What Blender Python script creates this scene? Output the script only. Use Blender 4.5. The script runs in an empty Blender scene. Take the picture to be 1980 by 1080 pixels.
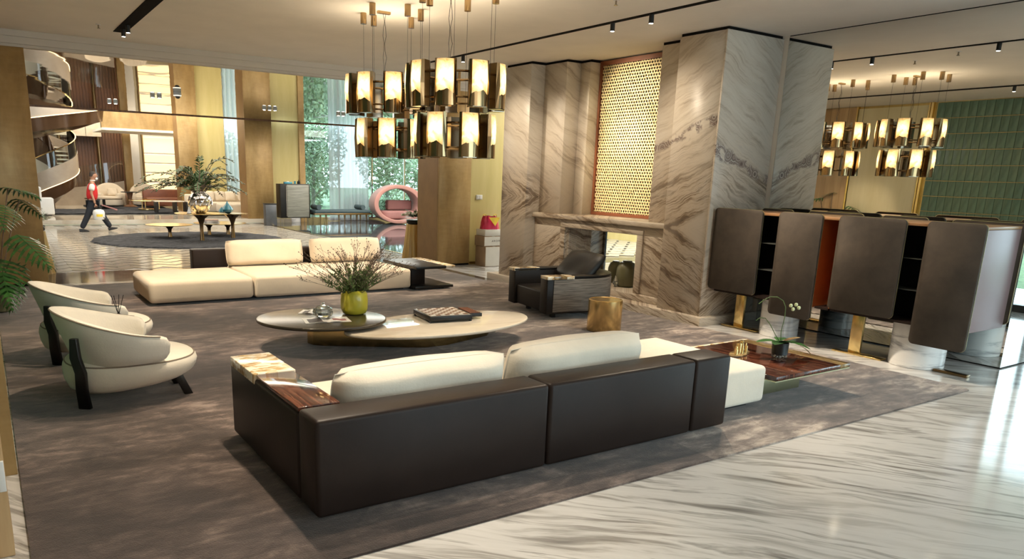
import bpy, bmesh, math, random
from mathutils import Vector, Matrix, noise as mnoise
random.seed(7)
PI = math.pi
R = math.radians
sc = bpy.context.scene
col = sc.collection

# ------------------------------------------------------------------ camera
FOC, PX, PY = 1431.746, 908.965, 695.799          # focal length and principal point in pixels of the 1980x1080 frame
yaw, pit, rol = R(56.8766989), R(14.01504083), R(-1.60662224)
f_ = Vector((math.cos(pit)*math.cos(yaw), math.cos(pit)*math.sin(yaw), -math.sin(pit)))
r_ = Vector((math.sin(yaw), -math.cos(yaw), 0)); d_ = f_.cross(r_)
cr, sr = math.cos(rol), math.sin(rol)
right = cr*r_ + sr*d_; down = -sr*r_ + cr*d_
cam = bpy.data.cameras.new('camera'); co = bpy.data.objects.new('camera', cam); col.objects.link(co)
co.matrix_world = Matrix(((right.x, -down.x, -f_.x, 0), (right.y, -down.y, -f_.y, 0), (right.z, -down.z, -f_.z, 1.95), (0, 0, 0, 1)))
cam.sensor_width = 36; cam.lens = FOC/1980*36
cam.shift_x = (990-PX)/1980; cam.shift_y = (PY-540)/1980
cam.clip_end = 300; cam.clip_start = .05
sc.camera = co

# ------------------------------------------------------------------ world, exposure
sc.view_settings.view_transform = 'Standard'; sc.view_settings.look = 'None'
sc.view_settings.gamma = 1; sc.view_settings.use_curve_mapping = False
sc.view_settings.exposure = 0.80
w = bpy.data.worlds.new('sky'); sc.world = w; w.use_nodes = True
bg = w.node_tree.nodes['Background']; bg.inputs[0].default_value = (.80, .91, 1.0, 1); bg.inputs[1].default_value = 3.3
try:
    sc.cycles.max_bounces = 8; sc.cycles.diffuse_bounces = 3; sc.cycles.glossy_bounces = 5
    sc.cycles.transmission_bounces = 5; sc.cycles.transparent_max_bounces = 24
    sc.cycles.caustics_reflective = False; sc.cycles.caustics_refractive = False
    sc.cycles.sample_clamp_indirect = 4.0
    sc.cycles.use_denoising = True
except Exception: pass

def spot(x, y, z, tx, ty, tz, power, size=60, blend=.6, color=(1, .84, .64), rad=.05):
    l = bpy.data.lights.new('spot_light', 'SPOT'); l.energy = power; l.spot_size = R(size); l.spot_blend = blend
    l.color = color; l.shadow_soft_size = rad
    o = bpy.data.objects.new('spot_light', l); col.objects.link(o); o.location = (x, y, z)
    o.rotation_euler = Vector((tx-x, ty-y, tz-z)).to_track_quat('-Z', 'Y').to_euler(); return o
def area(x, y, z, tx, ty, tz, sx, sy, power, color=(1, 1, 1), portal=False):
    l = bpy.data.lights.new('area_light', 'AREA'); l.shape = 'RECTANGLE'; l.size = sx; l.size_y = sy; l.energy = power; l.color = color
    if portal: l.cycles.is_portal = True
    o = bpy.data.objects.new('area_light', l); col.objects.link(o); o.location = (x, y, z)
    o.rotation_euler = Vector((tx-x, ty-y, tz-z)).to_track_quat('-Z', 'Y').to_euler(); return o
WARM = (1, .80, .56); NEUT = (1, .90, .76); DAY = (.70, .88, 1.0)
# track spots over the seating group
for x, y, tx, ty, p, s in [(7.0, 5.9, 7.95, 5.5, 330, 48), (2.0, 5.8, .9, 4.6, 190, 75), (2.0, 4.4, 1.2, 3.4, 120, 75), (7.0, 5.4, 7.2, 3.9, 120, 75), (2.0, 9.4, .3, 11.3, 200, 50), (2.0, 6.4, 1.0, 6.9, 260, 55), (2.0, 8.3, 1.4, 9.0, 260, 60), (2.0, 5.2, 2.2, 4.2, 140, 60), (2.0, 10.5, 3.2, 11.8, 520, 62),
                           (7.0, 10.9, 5.3, 12.0, 560, 62), (7.0, 7.6, 4.3, 7.4, 330, 60), (7.0, 6.9, 6.6, 7.6, 260, 64), (7.0, 5.2, 4.2, 4.6, 300, 70),
                           (7.0, 6.0, 6.0, 4.4, 300, 50), (7.0, 6.4, 8.6, 5.2, 170, 60), (2.0, 7.4, 3.4, 7.7, 240, 50),
                           (7.0, 8.4, 8.3, 7.2, 110, 100), (7.0, 11.4, 8.4, 11.0, 90, 100), (7.0, 4.8, 8.3, 2.4, 110, 80), (7.0, 9.9, 8.6, 9.8, 120, 100)]:
    spot(x, y, 3.78, tx, ty, 0.2 if tx < 8 else 1.3, p*.84, s, .9 if tx > 8 else .6)
spot(7.0, 9.3, 3.78, 9.1, 9.3, 2.1, 420, 46, 1.0, (1, .86, .60))
spot(7.0, 10.1, 3.78, 9.1, 9.3, 3.1, 330, 46, 1.0, (1, .86, .60))
# daylight through the tall windows (right of the mirror and in the hall)
area(14.1, 1.5, 1.9, 4, 1.5, 1.9, 14.0, 3.6, 1, DAY, portal=True)
area(10.0, -5.9, 1.95, 10.0, 0, 1.95, 11.5, 3.6, 1, DAY, portal=True)
area(13.6, 28.3, 1.95, 13.6, 16, 1.95, 6.2, 3.5, 1, DAY, portal=True)
# area fills added under the ceilings to brighten hall and room, standing in for downlights
area(4.5, 21.5, 3.62, 4.5, 21.5, 0, 7, 8, 370, (1, .90, .74))
area(4.50, 8.92, 3.16, 4.50, 8.92, 4, .6, .6, 7, (1, .80, .55)); area(4.58, 7.46, 3.16, 4.58, 7.46, 4, .6, .6, 7, (1, .80, .55))   # uplights added inside the chandeliers to brighten the ceiling
area(12.5, 23.0, 3.6, 12.5, 23.0, 0, 6, 6, 420, (1, .93, .82))
area(5.5, 34.5, 4.6, 5.5, 34.5, 0, 7, 8, 430, (1, .90, .74))
area(11.0, 13.0, 3.8, 9.5, 13.3, 0, 1.5, 1.5, 90, (1, .95, .85))
area(15.0, 15.5, 3.6, 15.0, 15.5, 0, 2.5, 3, 260, (.9, .96, 1))
area(4.5, -1.8, 3.8, 4.5, -1.0, 0, 9, 4, 200, (1, .93, .82))

# ------------------------------------------------------------------ material helpers
class NT:
    def __init__(s, name):
        s.m = bpy.data.materials.new(name); s.m.use_nodes = True; s.t = s.m.node_tree; s.n = s.t.nodes; s.l = s.t.links
        s.b = s.n['Principled BSDF']; s.out = s.n['Material Output']
        s.tc = s.n.new('ShaderNodeTexCoord')
    def set(s, **k):
        for a, v in k.items(): s.b.inputs[a.replace('_', ' ')].default_value = v
    def link(s, a, b): s.l.new(a, b)
    def math(s, op, a, b=None, c=None):
        n = s.n.new('ShaderNodeMath'); n.operation = op
        for i, v in enumerate((a, b, c)):
            if v is None: continue
            if isinstance(v, (int, float)): n.inputs[i].default_value = v
            else: s.link(v, n.inputs[i])
        return n.outputs[0]
    def sep(s, v):
        n = s.n.new('ShaderNodeSeparateXYZ'); s.link(v, n.inputs[0]); return n.outputs
    def comb(s, x, y, z=0.0):
        n = s.n.new('ShaderNodeCombineXYZ')
        for i, v in enumerate((x, y, z)):
            if isinstance(v, (int, float)): n.inputs[i].default_value = v
            else: s.link(v, n.inputs[i])
        return n.outputs[0]
    def noise(s, v, scale=1, detail=4, rough=.55, dist=0):
        n = s.n.new('ShaderNodeTexNoise'); s.link(v, n.inputs['Vector']); n.inputs['Scale'].default_value = scale
        n.inputs['Detail'].default_value = detail; n.inputs['Roughness'].default_value = rough; n.inputs['Distortion'].default_value = dist
        return n.outputs['Fac']
    def vor(s, v, scale=1, feature='F1'):
        n = s.n.new('ShaderNodeTexVoronoi'); n.feature = feature; s.link(v, n.inputs['Vector']); n.inputs['Scale'].default_value = scale
        return n.outputs['Distance']
    def mapping(s, v, scale=(1, 1, 1), rot=(0, 0, 0)):
        n = s.n.new('ShaderNodeMapping'); s.link(v, n.inputs[0]); n.inputs['Scale'].default_value = scale; n.inputs['Rotation'].default_value = rot
        return n.outputs[0]
    def ramp(s, f, stops, interp='LINEAR'):
        n = s.n.new('ShaderNodeValToRGB'); s.link(f, n.inputs[0]); e = n.color_ramp.elements; n.color_ramp.interpolation = interp
        while len(e) < len(stops): e.new(.5)
        for q, (p, c) in zip(e, stops): q.position = p; q.color = (*c, 1) if len(c) == 3 else c
        return n.outputs[0]
    def mix(s, f, a, b, mode='MIX'):
        n = s.n.new('ShaderNodeMix'); n.data_type = 'RGBA'; n.blend_type = mode
        for i, v in ((0, f), (6, a), (7, b)):
            if isinstance(v, (int, float)): n.inputs[i].default_value = v
            elif isinstance(v, tuple): n.inputs[i].default_value = (*v, 1)
            else: s.link(v, n.inputs[i])
        return n.outputs[2]
    def bump(s, h, strength=.3, dist=.01):
        n = s.n.new('ShaderNodeBump'); n.inputs['Strength'].default_value = strength; n.inputs['Distance'].default_value = dist
        s.link(h, n.inputs['Height']); s.link(n.outputs[0], s.b.inputs['Normal'])
    def col(s, c): s.link(c, s.b.inputs['Base Color'])
    @property
    def o(s): return s.tc.outputs['Object']

def simple(name, c, rough=.5, metal=0., var=.12, scale=6., bump=0., **k):
    t = NT(name); t.set(Roughness=rough, Metallic=metal, **k)
    f = t.noise(t.o, scale, 3)
    d = tuple(max(0, x*(1-var)) for x in c); u = tuple(min(1, x*(1+var)) for x in c)
    t.col(t.ramp(f, [(.3, d), (.7, u)]))
    if bump: t.bump(t.noise(t.o, scale*14, 2), bump, .004)
    return t.m
def streak(name, c1, c2, sc3, rough=.4, metal=0., bump=.1, c3=None, scale=1, detail=5, **k):
    t = NT(name); t.set(Roughness=rough, Metallic=metal, **k)
    f = t.noise(t.mapping(t.o, sc3), scale, detail, .6, .2)
    st = [(.32, c1), (.68, c2)] if c3 is None else [(.3, c1), (.5, c3), (.7, c2)]
    t.col(t.ramp(f, st))
    if bump: t.bump(f, bump, .003)
    return t.m
def emit(name, c, st):
    t = NT(name); t.set(Emission_Color=(*c, 1), Emission_Strength=st, Roughness=.5); t.b.inputs['Base Color'].default_value = (*c, 1); return t.m

def marble_wall(name, k, z0, band=None):
    """diagonal veined marble; s = x - y runs continuously round the steps of the wall, veins follow |z-z0| + k*s = const"""
    t = NT(name); x, y, z = t.sep(t.o); s = t.math('SUBTRACT', x, y)
    zz = z if z0 is None else t.math('ABSOLUTE', t.math('SUBTRACT', z, z0))
    p = t.math('ADD', zz, t.math('MULTIPLY', s, k)); q = t.math('SUBTRACT', s, t.math('MULTIPLY', zz, k))
    wob = t.noise(t.comb(p, q, 0.0), 1.3, 4)
    p2 = t.math('ADD', p, t.math('MULTIPLY', wob, .30))
    f = t.noise(t.comb(t.math('MULTIPLY', p2, 6.5), t.math('MULTIPLY', q, .62), 3.0), 1, 8, .66, .25)
    fine = t.noise(t.comb(t.math('MULTIPLY', p2, 30), t.math('MULTIPLY', q, 1.6), 9.0), 1, 4, .65)
    dens = t.ramp(t.noise(t.comb(t.math('MULTIPLY', p2, 1.5), t.math('MULTIPLY', q, .35), 17.0), 1, 4, .6), [(.44, (.12, .12, .12)), (.56, (1, 1, 1))])
    low = t.ramp(t.math('ADD', t.math('MULTIPLY', z, .25), t.math('MULTIPLY', t.math('SUBTRACT', wob, .5), .25)), [(.42, (1, 1, 1)), (.68, (0, 0, 0))])
    g = t.math('ADD', f, t.math('MULTIPLY', t.math('SUBTRACT', fine, .5), .45))
    c_hi = t.ramp(g, [(.26, (.33, .265, .20)), (.38, (.49, .42, .335)), (.48, (.60, .535, .445)), (.64, (.66, .60, .51)), (.8, (.52, .45, .36))])
    c_lo = t.ramp(g, [(.32, (.09, .058, .036)), (.42, (.22, .155, .10)), (.48, (.46, .375, .28)), (.55, (.58, .50, .40)), (.61, (.24, .175, .12)), (.70, (.55, .48, .39))])
    c = t.mix(low, c_hi, t.mix(dens, (.57, .50, .41), c_lo))
    if band is not None:                                        # the agate-like cluster of dark rings that crosses the bookmatched slabs
        kb, p0 = band
        d = t.math('ABSOLUTE', t.math('SUBTRACT', t.math('ADD', t.math('ADD', z, t.math('MULTIPLY', s, kb)), t.math('MULTIPLY', t.math('SUBTRACT', t.noise(t.comb(s, z, 2.0), 3.2, 3), .5), .24)), p0))
        m = t.ramp(d, [(.045, (1, 1, 1)), (.085, (0, 0, 0))])
        v = t.vor(t.comb(s, z, 0.0), 7.5)
        rings = t.ramp(t.math('FRACT', t.math('MULTIPLY', v, 4.0)), [(.0, (.09, .06, .05)), (.35, (.32, .25, .21)), (.6, (.11, .075, .065)), (.85, (.50, .44, .38))])
        gate = t.ramp(t.noise(t.comb(s, z, 5.0), 4.5, 2), [(.40, (0, 0, 0)), (.46, (1, 1, 1))])
        c = t.mix(t.mix(1.0, m, gate, 'MULTIPLY'), c, rings)
    t.col(c); t.set(Roughness=.38, Specular_IOR_Level=.4)
    return t.m

def floor_marble():
    t = NT('white_marble_floor'); x, y, z = t.sep(t.o)
    p = t.math('ADD', t.math('MULTIPLY', x, .78), t.math('MULTIPLY', y, .62)); q = t.math('SUBTRACT', t.math('MULTIPLY', x, .62), t.math('MULTIPLY', y, .78))
    wob = t.noise(t.comb(t.math('MULTIPLY', p, .8), t.math('MULTIPLY', q, .35), 0.0), 1, 3)
    p2 = t.math('ADD', p, t.math('MULTIPLY', wob, .9))
    f = t.noise(t.comb(t.math('MULTIPLY', p2, 5.5), t.math('MULTIPLY', q, .55), 1.0), 1, 6, .6, .25)
    g = t.noise(t.comb(t.math('MULTIPLY', p2, 13), t.math('MULTIPLY', q, .7), 7.0), 1, 5, .6, .1)
    dn = t.ramp(t.noise(t.comb(t.math('MULTIPLY', p2, 1.1), t.math('MULTIPLY', q, .5), 4.0), 1, 4, .6, .6), [(.36, (.35, .35, .35)), (.54, (1, 1, 1))])
    c = t.ramp(f, [(.32, (.22, .21, .20)), (.40, (.37, .355, .335)), (.46, (.63, .62, .605)), (.54, (.69, .68, .665)), (.585, (.34, .33, .315)), (.63, (.58, .57, .55)), (.70, (.69, .68, .665))])
    v = t.ramp(g, [(.34, (.42, .40, .38)), (.43, (1, 1, 1))])
    t.col(t.mix(dn, (.67, .66, .64), t.mix(.9, c, v, 'MULTIPLY'))); t.set(Roughness=.10, Specular_IOR_Level=.5); return t.m

def white_marble(name, rot=.6):
    t = NT(name)
    f = t.noise(t.mapping(t.o, (1.0, 1.0, 7), (rot, .65, .3)), 1.3, 6, .62, .5)
    t.col(t.ramp(f, [(.33, (.22, .22, .23)), (.42, (.55, .55, .55)), (.50, (.80, .79, .77)), (.8, (.86, .85, .83))])); t.set(Roughness=.18); return t.m

def carpet():
    t = NT('taupe_carpet'); x, y, z = t.sep(t.o)
    n1 = t.noise(t.mapping(t.o, (.7, 1.1, 1)), .8, 5, .6, .7); n2 = t.noise(t.mapping(t.o, (1.6, 5.5, 1), (0, 0, .45)), 1.6, 6, .66, .4)
    n3 = t.noise(t.o, 120, 2); n4 = t.noise(t.mapping(t.o, (2.2, 3.0, 1), (0, 0, .2)), 1.5, 5, .7, 1.2)
    f = t.math('ADD', t.math('MULTIPLY', n1, .45), t.math('ADD', t.math('MULTIPLY', n2, .3), t.math('MULTIPLY', n4, .25)))
    c = t.ramp(f, [(.43, (.060, .040, .031)), (.475, (.105, .075, .060)), (.515, (.165, .124, .102)), (.55, (.29, .23, .19)), (.60, (.50, .42, .355))])
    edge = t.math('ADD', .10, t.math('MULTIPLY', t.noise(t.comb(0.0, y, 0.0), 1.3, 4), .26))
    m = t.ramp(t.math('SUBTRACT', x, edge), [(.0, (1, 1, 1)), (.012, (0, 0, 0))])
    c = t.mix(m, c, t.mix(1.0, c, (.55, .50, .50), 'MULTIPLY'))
    t.col(t.mix(.35, c, t.ramp(n3, [(.3, (.6, .6, .6)), (.7, (1.3, 1.3, 1.3))]), 'MULTIPLY'))
    t.set(Roughness=.95, Sheen_Weight=.35, Sheen_Roughness=.4); t.bump(n3, .5, .006); return t.m

def shag(name, c1, c2):
    t = NT(name); n = t.noise(t.mapping(t.o, (1, 2.2, 1)), 5, 6, .7, 1.0)
    t.col(t.ramp(n, [(.35, c1), (.65, c2)])); t.set(Roughness=1.0); t.bump(n, .9, .05); return t.m

def gold_panel():
    t = NT('gold_leaf_panel'); n = t.noise(t.mapping(t.o, (1.5, 1.5, .5)), 1.4, 6, .65, .4); n2 = t.noise(t.mapping(t.o, (2, 2, 9)), 2, 4)
    t.col(t.mix(.3, t.ramp(n, [(.32, (.25, .145, .045)), (.5, (.40, .25, .09)), (.68, (.53, .36, .15))]), t.ramp(n2, [(.3, (.38, .25, .10)), (.7, (.52, .37, .18))])))
    t.set(Roughness=.42, Metallic=.25); t.bump(n2, .08, .004); return t.m

def brass(name, c=(.72, .50, .22), rough=.24, ax=(40, 40, .4)):
    t = NT(name); n = t.noise(t.mapping(t.o, ax), 1, 3)
    t.col(t.ramp(n, [(.3, tuple(v*.93 for v in c)), (.7, c)])); t.set(Metallic=1.0, Roughness=rough); return t.m

def glassy(name, tint=(.93, .97, .97), refl=.12):
    t = NT(name); tr = t.n.new('ShaderNodeBsdfTransparent'); tr.inputs[0].default_value = (*tint, 1)
    gl = t.n.new('ShaderNodeBsdfGlossy'); gl.inputs['Roughness'].default_value = .02
    fr = t.n.new('ShaderNodeFresnel'); fr.inputs[0].default_value = 1.5
    mx = t.n.new('ShaderNodeMixShader'); t.link(fr.outputs[0], mx.inputs[0]); t.link(tr.outputs[0], mx.inputs[1]); t.link(gl.outputs[0], mx.inputs[2])
    t.link(mx.outputs[0], t.out.inputs[0]); return t.m
def sheer():
    t = NT('sheer_curtain_cloth'); tr = t.n.new('ShaderNodeBsdfTransparent'); tl = t.n.new('ShaderNodeBsdfTranslucent'); df = t.n.new('ShaderNodeBsdfDiffuse')
    tl.inputs[0].default_value = (.93, .96, .98, 1); df.inputs[0].default_value = (.80, .84, .87, 1); n = t.noise(t.o, 200, 1)
    a = t.n.new('ShaderNodeMixShader'); a.inputs[0].default_value = .2; t.link(tl.outputs[0], a.inputs[1]); t.link(df.outputs[0], a.inputs[2])
    b = t.n.new('ShaderNodeMixShader'); t.link(t.ramp(n, [(.3, (.80,)*3), (.7, (.88,)*3)]), b.inputs[0]); t.link(tr.outputs[0], b.inputs[1]); t.link(a.outputs[0], b.inputs[2])
    t.link(b.outputs[0], t.out.inputs[0]); return t.m

def alabaster():
    t = NT('lit_alabaster'); g = t.tc.outputs['Generated']; x, y, z = t.sep(g)
    zc = t.math('SUBTRACT', z, .52); xs = t.math('SUBTRACT', y, .5)
    r2 = t.math('ADD', t.math('MULTIPLY', t.math('MULTIPLY', zc, zc), 4.5), t.math('MULTIPLY', t.math('MULTIPLY', xs, xs), 1.2))
    glow = t.math('POWER', 2.718, t.math('MULTIPLY', r2, -1.4))      # the lamp inside sits at mid height
    n = t.noise(t.tc.outputs['Object'], 5, 5, .65, 1.4)
    c = t.ramp(n, [(.36, (.90, .48, .13)), (.46, (1, .66, .25)), (.6, (1, .74, .36))])
    t.col(c); t.link(c, t.b.inputs['Emission Color'])
    t.link(t.math('MULTIPLY', t.math('MULTIPLY', t.math('ADD', .22, t.math('MULTIPLY', t.math('POWER', glow, 1.8), 2.6)), t.math('ADD', .55, n)), .95), t.b.inputs['Emission Strength'])
    t.set(Roughness=.3); return t.m

def leafm(name, c1, c2, rough=.4):
    t = NT(name); n = t.noise(t.o, 9, 3); t.col(t.ramp(n, [(.3, c1), (.7, c2)])); t.set(Roughness=rough); return t.m
def rosewood():
    t = NT('rosewood_veneer'); n = t.noise(t.mapping(t.o, (22, 1.0, 2.0), (0, 0, R(12))), 1.3, 5, .6, .25)
    t.col(t.ramp(n, [(.30, (.012, .004, .003)), (.46, (.055, .016, .011)), (.58, (.18, .062, .034)), (.66, (.045, .013, .009)), (.8, (.10, .03, .018))])); t.set(Roughness=.10, Coat_Weight=.4); return t.m
def shell(name='shell_inlay'):
    t = NT(name); v = t.n.new('ShaderNodeTexVoronoi'); t.link(t.mapping(t.o, (9, 15, 9)), v.inputs['Vector']); v.inputs['Scale'].default_value = 1.2
    n = t.noise(t.mapping(t.o, (6, 14, 6)), 1.2, 5, .6, 1.0)
    f = t.math('ADD', t.math('MULTIPLY', n, .7), t.math('MULTIPLY', t.sep(v.outputs['Color'])[0], .3))
    t.col(t.ramp(f, [(.30, (.30, .15, .05)), (.42, (.60, .42, .20)), (.52, (.85, .77, .60)), (.7, (.90, .86, .74))])); t.set(Roughness=.15); return t.m
def horn():
    t = NT('petrified_wood_veneer'); n = t.noise(t.mapping(t.o, (9, 2.0, 6)), 1.0, 5, .6, .6)
    t.col(t.ramp(n, [(.3, (.04, .025, .012)), (.44, (.17, .105, .045)), (.58, (.36, .25, .11)), (.72, (.55, .44, .26))])); t.set(Roughness=.12, Coat_Weight=.3); return t.m

M = {}
M['plaster'] = simple('white_plaster', (.86, .82, .75), .85, 0, .03, 2)
M['plaster2'] = simple('cream_plaster', (.66, .61, .53), .8, 0, .03, 2)
M['shadowgap'] = simple('black_shadow_gap', (.012, .011, .010), .9, 0, .1, 5, Specular_IOR_Level=.05)
M['black'] = simple('black_metal', (.018, .017, .016), .35, .4)
M['carpet'] = carpet()
M['floor'] = floor_marble()
M['darkstone'] = streak('brown_polished_stone', (.045, .036, .030), (.20, .17, .14), (2, 5, 1), .07, 0, 0, scale=.9)
M['darkfloor'] = streak('dark_polished_floor', (.03, .038, .045), (.09, .105, .115), (1, 1, 1), .045, 0, 0, scale=.5)
M['cream_tile'] = streak('cream_stone_tile', (.44, .40, .335), (.60, .555, .48), (1, 3, 1), .10, 0, 0, scale=1.3)
M['inlay'] = simple('dark_inlay_line', (.06, .05, .045), .25, .2)
M['gold'] = gold_panel()
M['yellow'] = streak('pale_yellow_wall_panel', (.56, .46, .17), (.66, .55, .24), (3, 3, .4), .55, 0, .03)
M['yellow2'] = streak('cream_yellow_wall_panel', (.66, .56, .33), (.76, .67, .43), (3, 3, .4), .5, .15, .03)
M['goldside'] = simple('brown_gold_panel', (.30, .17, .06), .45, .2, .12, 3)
M['bronze'] = brass('dark_bronze', (.26, .17, .085), .22)
M['brass'] = brass('brushed_brass', (.90, .67, .30), .20, (6, 6, .4))
M['brass_h'] = brass('satin_brass', (.74, .54, .24), .24, (.6, .6, 40))
M['palegold'] = brass('champagne_brass', (.60, .58, .36), .35, (.6, .6, 40))
M['chand'] = brass('polished_bronze', (.36, .25, .13), .16)
M['nickel'] = brass('smoked_nickel', (.36, .32, .26), .12)
M['cream'] = simple('cream_boucle', (.80, .73, .61), .95, 0, .04, 5, .35, Sheen_Weight=.25)
M['creamb'] = simple('warm_cream_upholstery', (.78, .66, .50), .95, 0, .04, 4, .2, Sheen_Weight=.2)
M['piping'] = simple('grey_brown_piping', (.28, .22, .16), .7)
M['leather'] = simple('dark_brown_leather', (.021, .0135, .011), .42, 0, .15, 3, .12, Specular_IOR_Level=.20)
M['leather_blk'] = simple('black_leather', (.010, .008, .007), .45, 0, .15, 3, .12, Specular_IOR_Level=.25)
M['greyweave'] = streak('grey_woven_fabric', (.07, .062, .052), (.24, .215, .185), (3, 3, 60), .7, 0, .25, scale=1.2)
M['suede'] = streak('taupe_suede_door', (.036, .027, .019), (.062, .046, .033), (2, 2, 2), .8, 0, .03, scale=2.2)
M['orange'] = simple('burnt_orange_leather', (.36, .095, .022), .45, 0, .1, 4)
M['tan'] = streak('tan_top_leather', (.22, .11, .05), (.34, .19, .09), (2, 2, 2), .35)
M['mauve'] = simple('mauve_lacquer', (.22, .15, .15), .35, 0, .03, 3)
M['rose'] = rosewood(); M['shell'] = shell(); M['horn'] = horn()
M['marble_w'] = white_marble('white_veined_marble'); M['marble_w2'] = white_marble('white_veined_marble_drum', .2)
M['cmarble'] = streak('cream_polished_marble', (.60, .50, .37), (.84, .77, .65), (1, 3, 1), .06, 0, 0, scale=1.1, c3=(.78, .70, .57))
M['olivetop'] = simple('dark_olive_lacquer', (.062, .050, .034), .20, .2, .08, 3)
M['mirror'] = (lambda t: (t.set(Metallic=1., Roughness=.008), t.col(t.ramp(t.noise(t.o, .3, 1), [(.3, (.80, .79, .75)), (.7, (.82, .81, .77))])), t.m)[-1])(NT('mirror_glass'))
def _mc():
    t = NT('mirror_ceiling_film'); t.set(Metallic=1., Roughness=.02); t.b.inputs['Base Color'].default_value = (.80, .76, .68, 1)
    n = t.noise(t.mapping(t.o, (1, .6, 1)), .8, 2); t.bump(n, .10, .05); return t.m
M['mceil'] = _mc()
M['glass'] = glassy('clear_glass'); M['glassg'] = glassy('aqua_window_glass', (.90, .985, .99))
M['sheer'] = sheer()
M['alab'] = alabaster()
M['white'] = simple('white_plastic', (.78, .78, .76), .35, 0, .02)
M['lamp'] = emit('lit_lamp_face', (1, .93, .8), 14)
M['glow'] = emit('warm_led_strip', (1, .72, .36), 2.2)
M['shelfglow'] = emit('lit_shelf_back', (1, .82, .46), .62)
M['green_t'] = streak('green_glazed_tile', (.085, .15, .105), (.15, .24, .17), (4, 4, 1.2), .16, 0, .05, scale=1.4)
M['goldjoint'] = simple('gold_joint', (.50, .36, .14), .3, .9)
M['walnut'] = streak('walnut_veneer', (.12, .050, .022), (.27, .125, .055), (6, 6, .5), .4, 0, .05)
M['oak'] = streak('light_oak', (.42, .26, .12), (.58, .39, .20), (8, 8, .6), .45, 0, .05)
M['leaf'] = leafm('dark_green_leaf', (.014, .060, .016), (.045, .15, .03), .3)
M['fern'] = leafm('fern_green', (.014, .045, .010), (.05, .11, .028), .5)
M['twig'] = leafm('dry_brown_twig', (.07, .045, .03), (.17, .12, .08), .8)
M['greens'] = leafm('olive_sprig', (.05, .09, .02), (.13, .20, .05), .6)
M['treeleaf'] = leafm('tree_foliage', (.09, .16, .08), (.34, .46, .27), .6)
M['bark'] = leafm('pale_bark', (.22, .22, .20), (.45, .45, .40), .8)
M['yglaze'] = simple('yellow_glazed_glass', (.62, .56, .05), .30, 0, .06, 4, Coat_Weight=.3, Transmission_Weight=.12)
M['chrome'] = brass('dark_chrome', (.55, .52, .50), .10)
M['bluegl'] = simple('blue_glass', (.06, .25, .33), .12, 0, .2)
M['pink'] = simple('dusty_pink_upholstery', (.42, .21, .18), .85, 0, .05, 4, Sheen_Weight=.3)
M['pinkin'] = simple('rose_cushion', (.33, .16, .15), .9, 0, .05, 4)
M['teal'] = simple('dark_teal_upholstery', (.045, .075, .085), .7)
M['greyslat'] = streak('grey_olive_veneer', (.15, .15, .125), (.26, .26, .22), (2, 2, 26), .4, 0, .05)
M['drape'] = streak('gold_satin_drape', (.62, .38, .10), (.80, .58, .24), (10, 10, .4), .35, 0, .1)
M['shag'] = shag('charcoal_shag', (.005, .006, .009), (.075, .076, .085))
M['card'] = simple('kraft_cardboard', (.33, .23, .14), .85); M['cardw'] = simple('white_cardboard', (.70, .68, .62), .7, 0, .03)
M['red'] = simple('red_knit_vest', (.62, .022, .025), .8, 0, .1, 6); M['navy'] = simple('navy_trousers', (.012, .016, .026), .8)
M['skin'] = simple('skin', (.42, .22, .14), .5, 0, .05); M['shirt'] = simple('white_shirt_cloth', (.74, .72, .68), .8, 0, .03)
M['hair'] = simple('short_black_hair', (.03, .022, .018), .7); M['shoe'] = simple('black_shoe', (.015, .015, .017), .4)
M['paper'] = simple('glossy_paper', (.74, .71, .66), .35, 0, .05, 9)
M['ink'] = simple('printed_ink', (.06, .05, .05), .5)
M['crystal'] = (lambda t: (t.set(Roughness=.03, Transmission_Weight=.9, IOR=1.45), t.col(t.ramp(t.noise(t.o, 3, 1), [(.3, (.86, .92, .86)), (.7, (.95, .98, .93))])), t.m)[-1])(NT('crystal_glass'))
M['olivecer'] = simple('olive_ceramic', (.13, .125, .065), .35, 0, .1, 3)
M['petal'] = simple('cream_petal', (.80, .76, .60), .7, 0, .08, 8); M['bud'] = simple('pale_green_bud', (.62, .66, .38), .5)
M['quilt'] = simple('black_quilted_leather', (.010, .009, .008), .42, 0, .1, 4, Specular_IOR_Level=.25)
M['bagr'] = simple('crimson_printed_bag', (.62, .03, .10), .3); M['bagy'] = simple('yellow_printed_bag', (.85, .62, .06), .3)
M['redish'] = simple('cognac_leather', (.20, .065, .03), .45)
M['darkgreyfab'] = simple('soil', (.03, .022, .016), .9)
M['lav'] = streak('grey_beige_stair_skin', (.36, .29, .22), (.48, .40, .31), (1, 1, 1), .35)
M['brownsoffit'] = simple('brown_lacquer', (.085, .045, .022), .16, .3, .08, 2)

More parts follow.
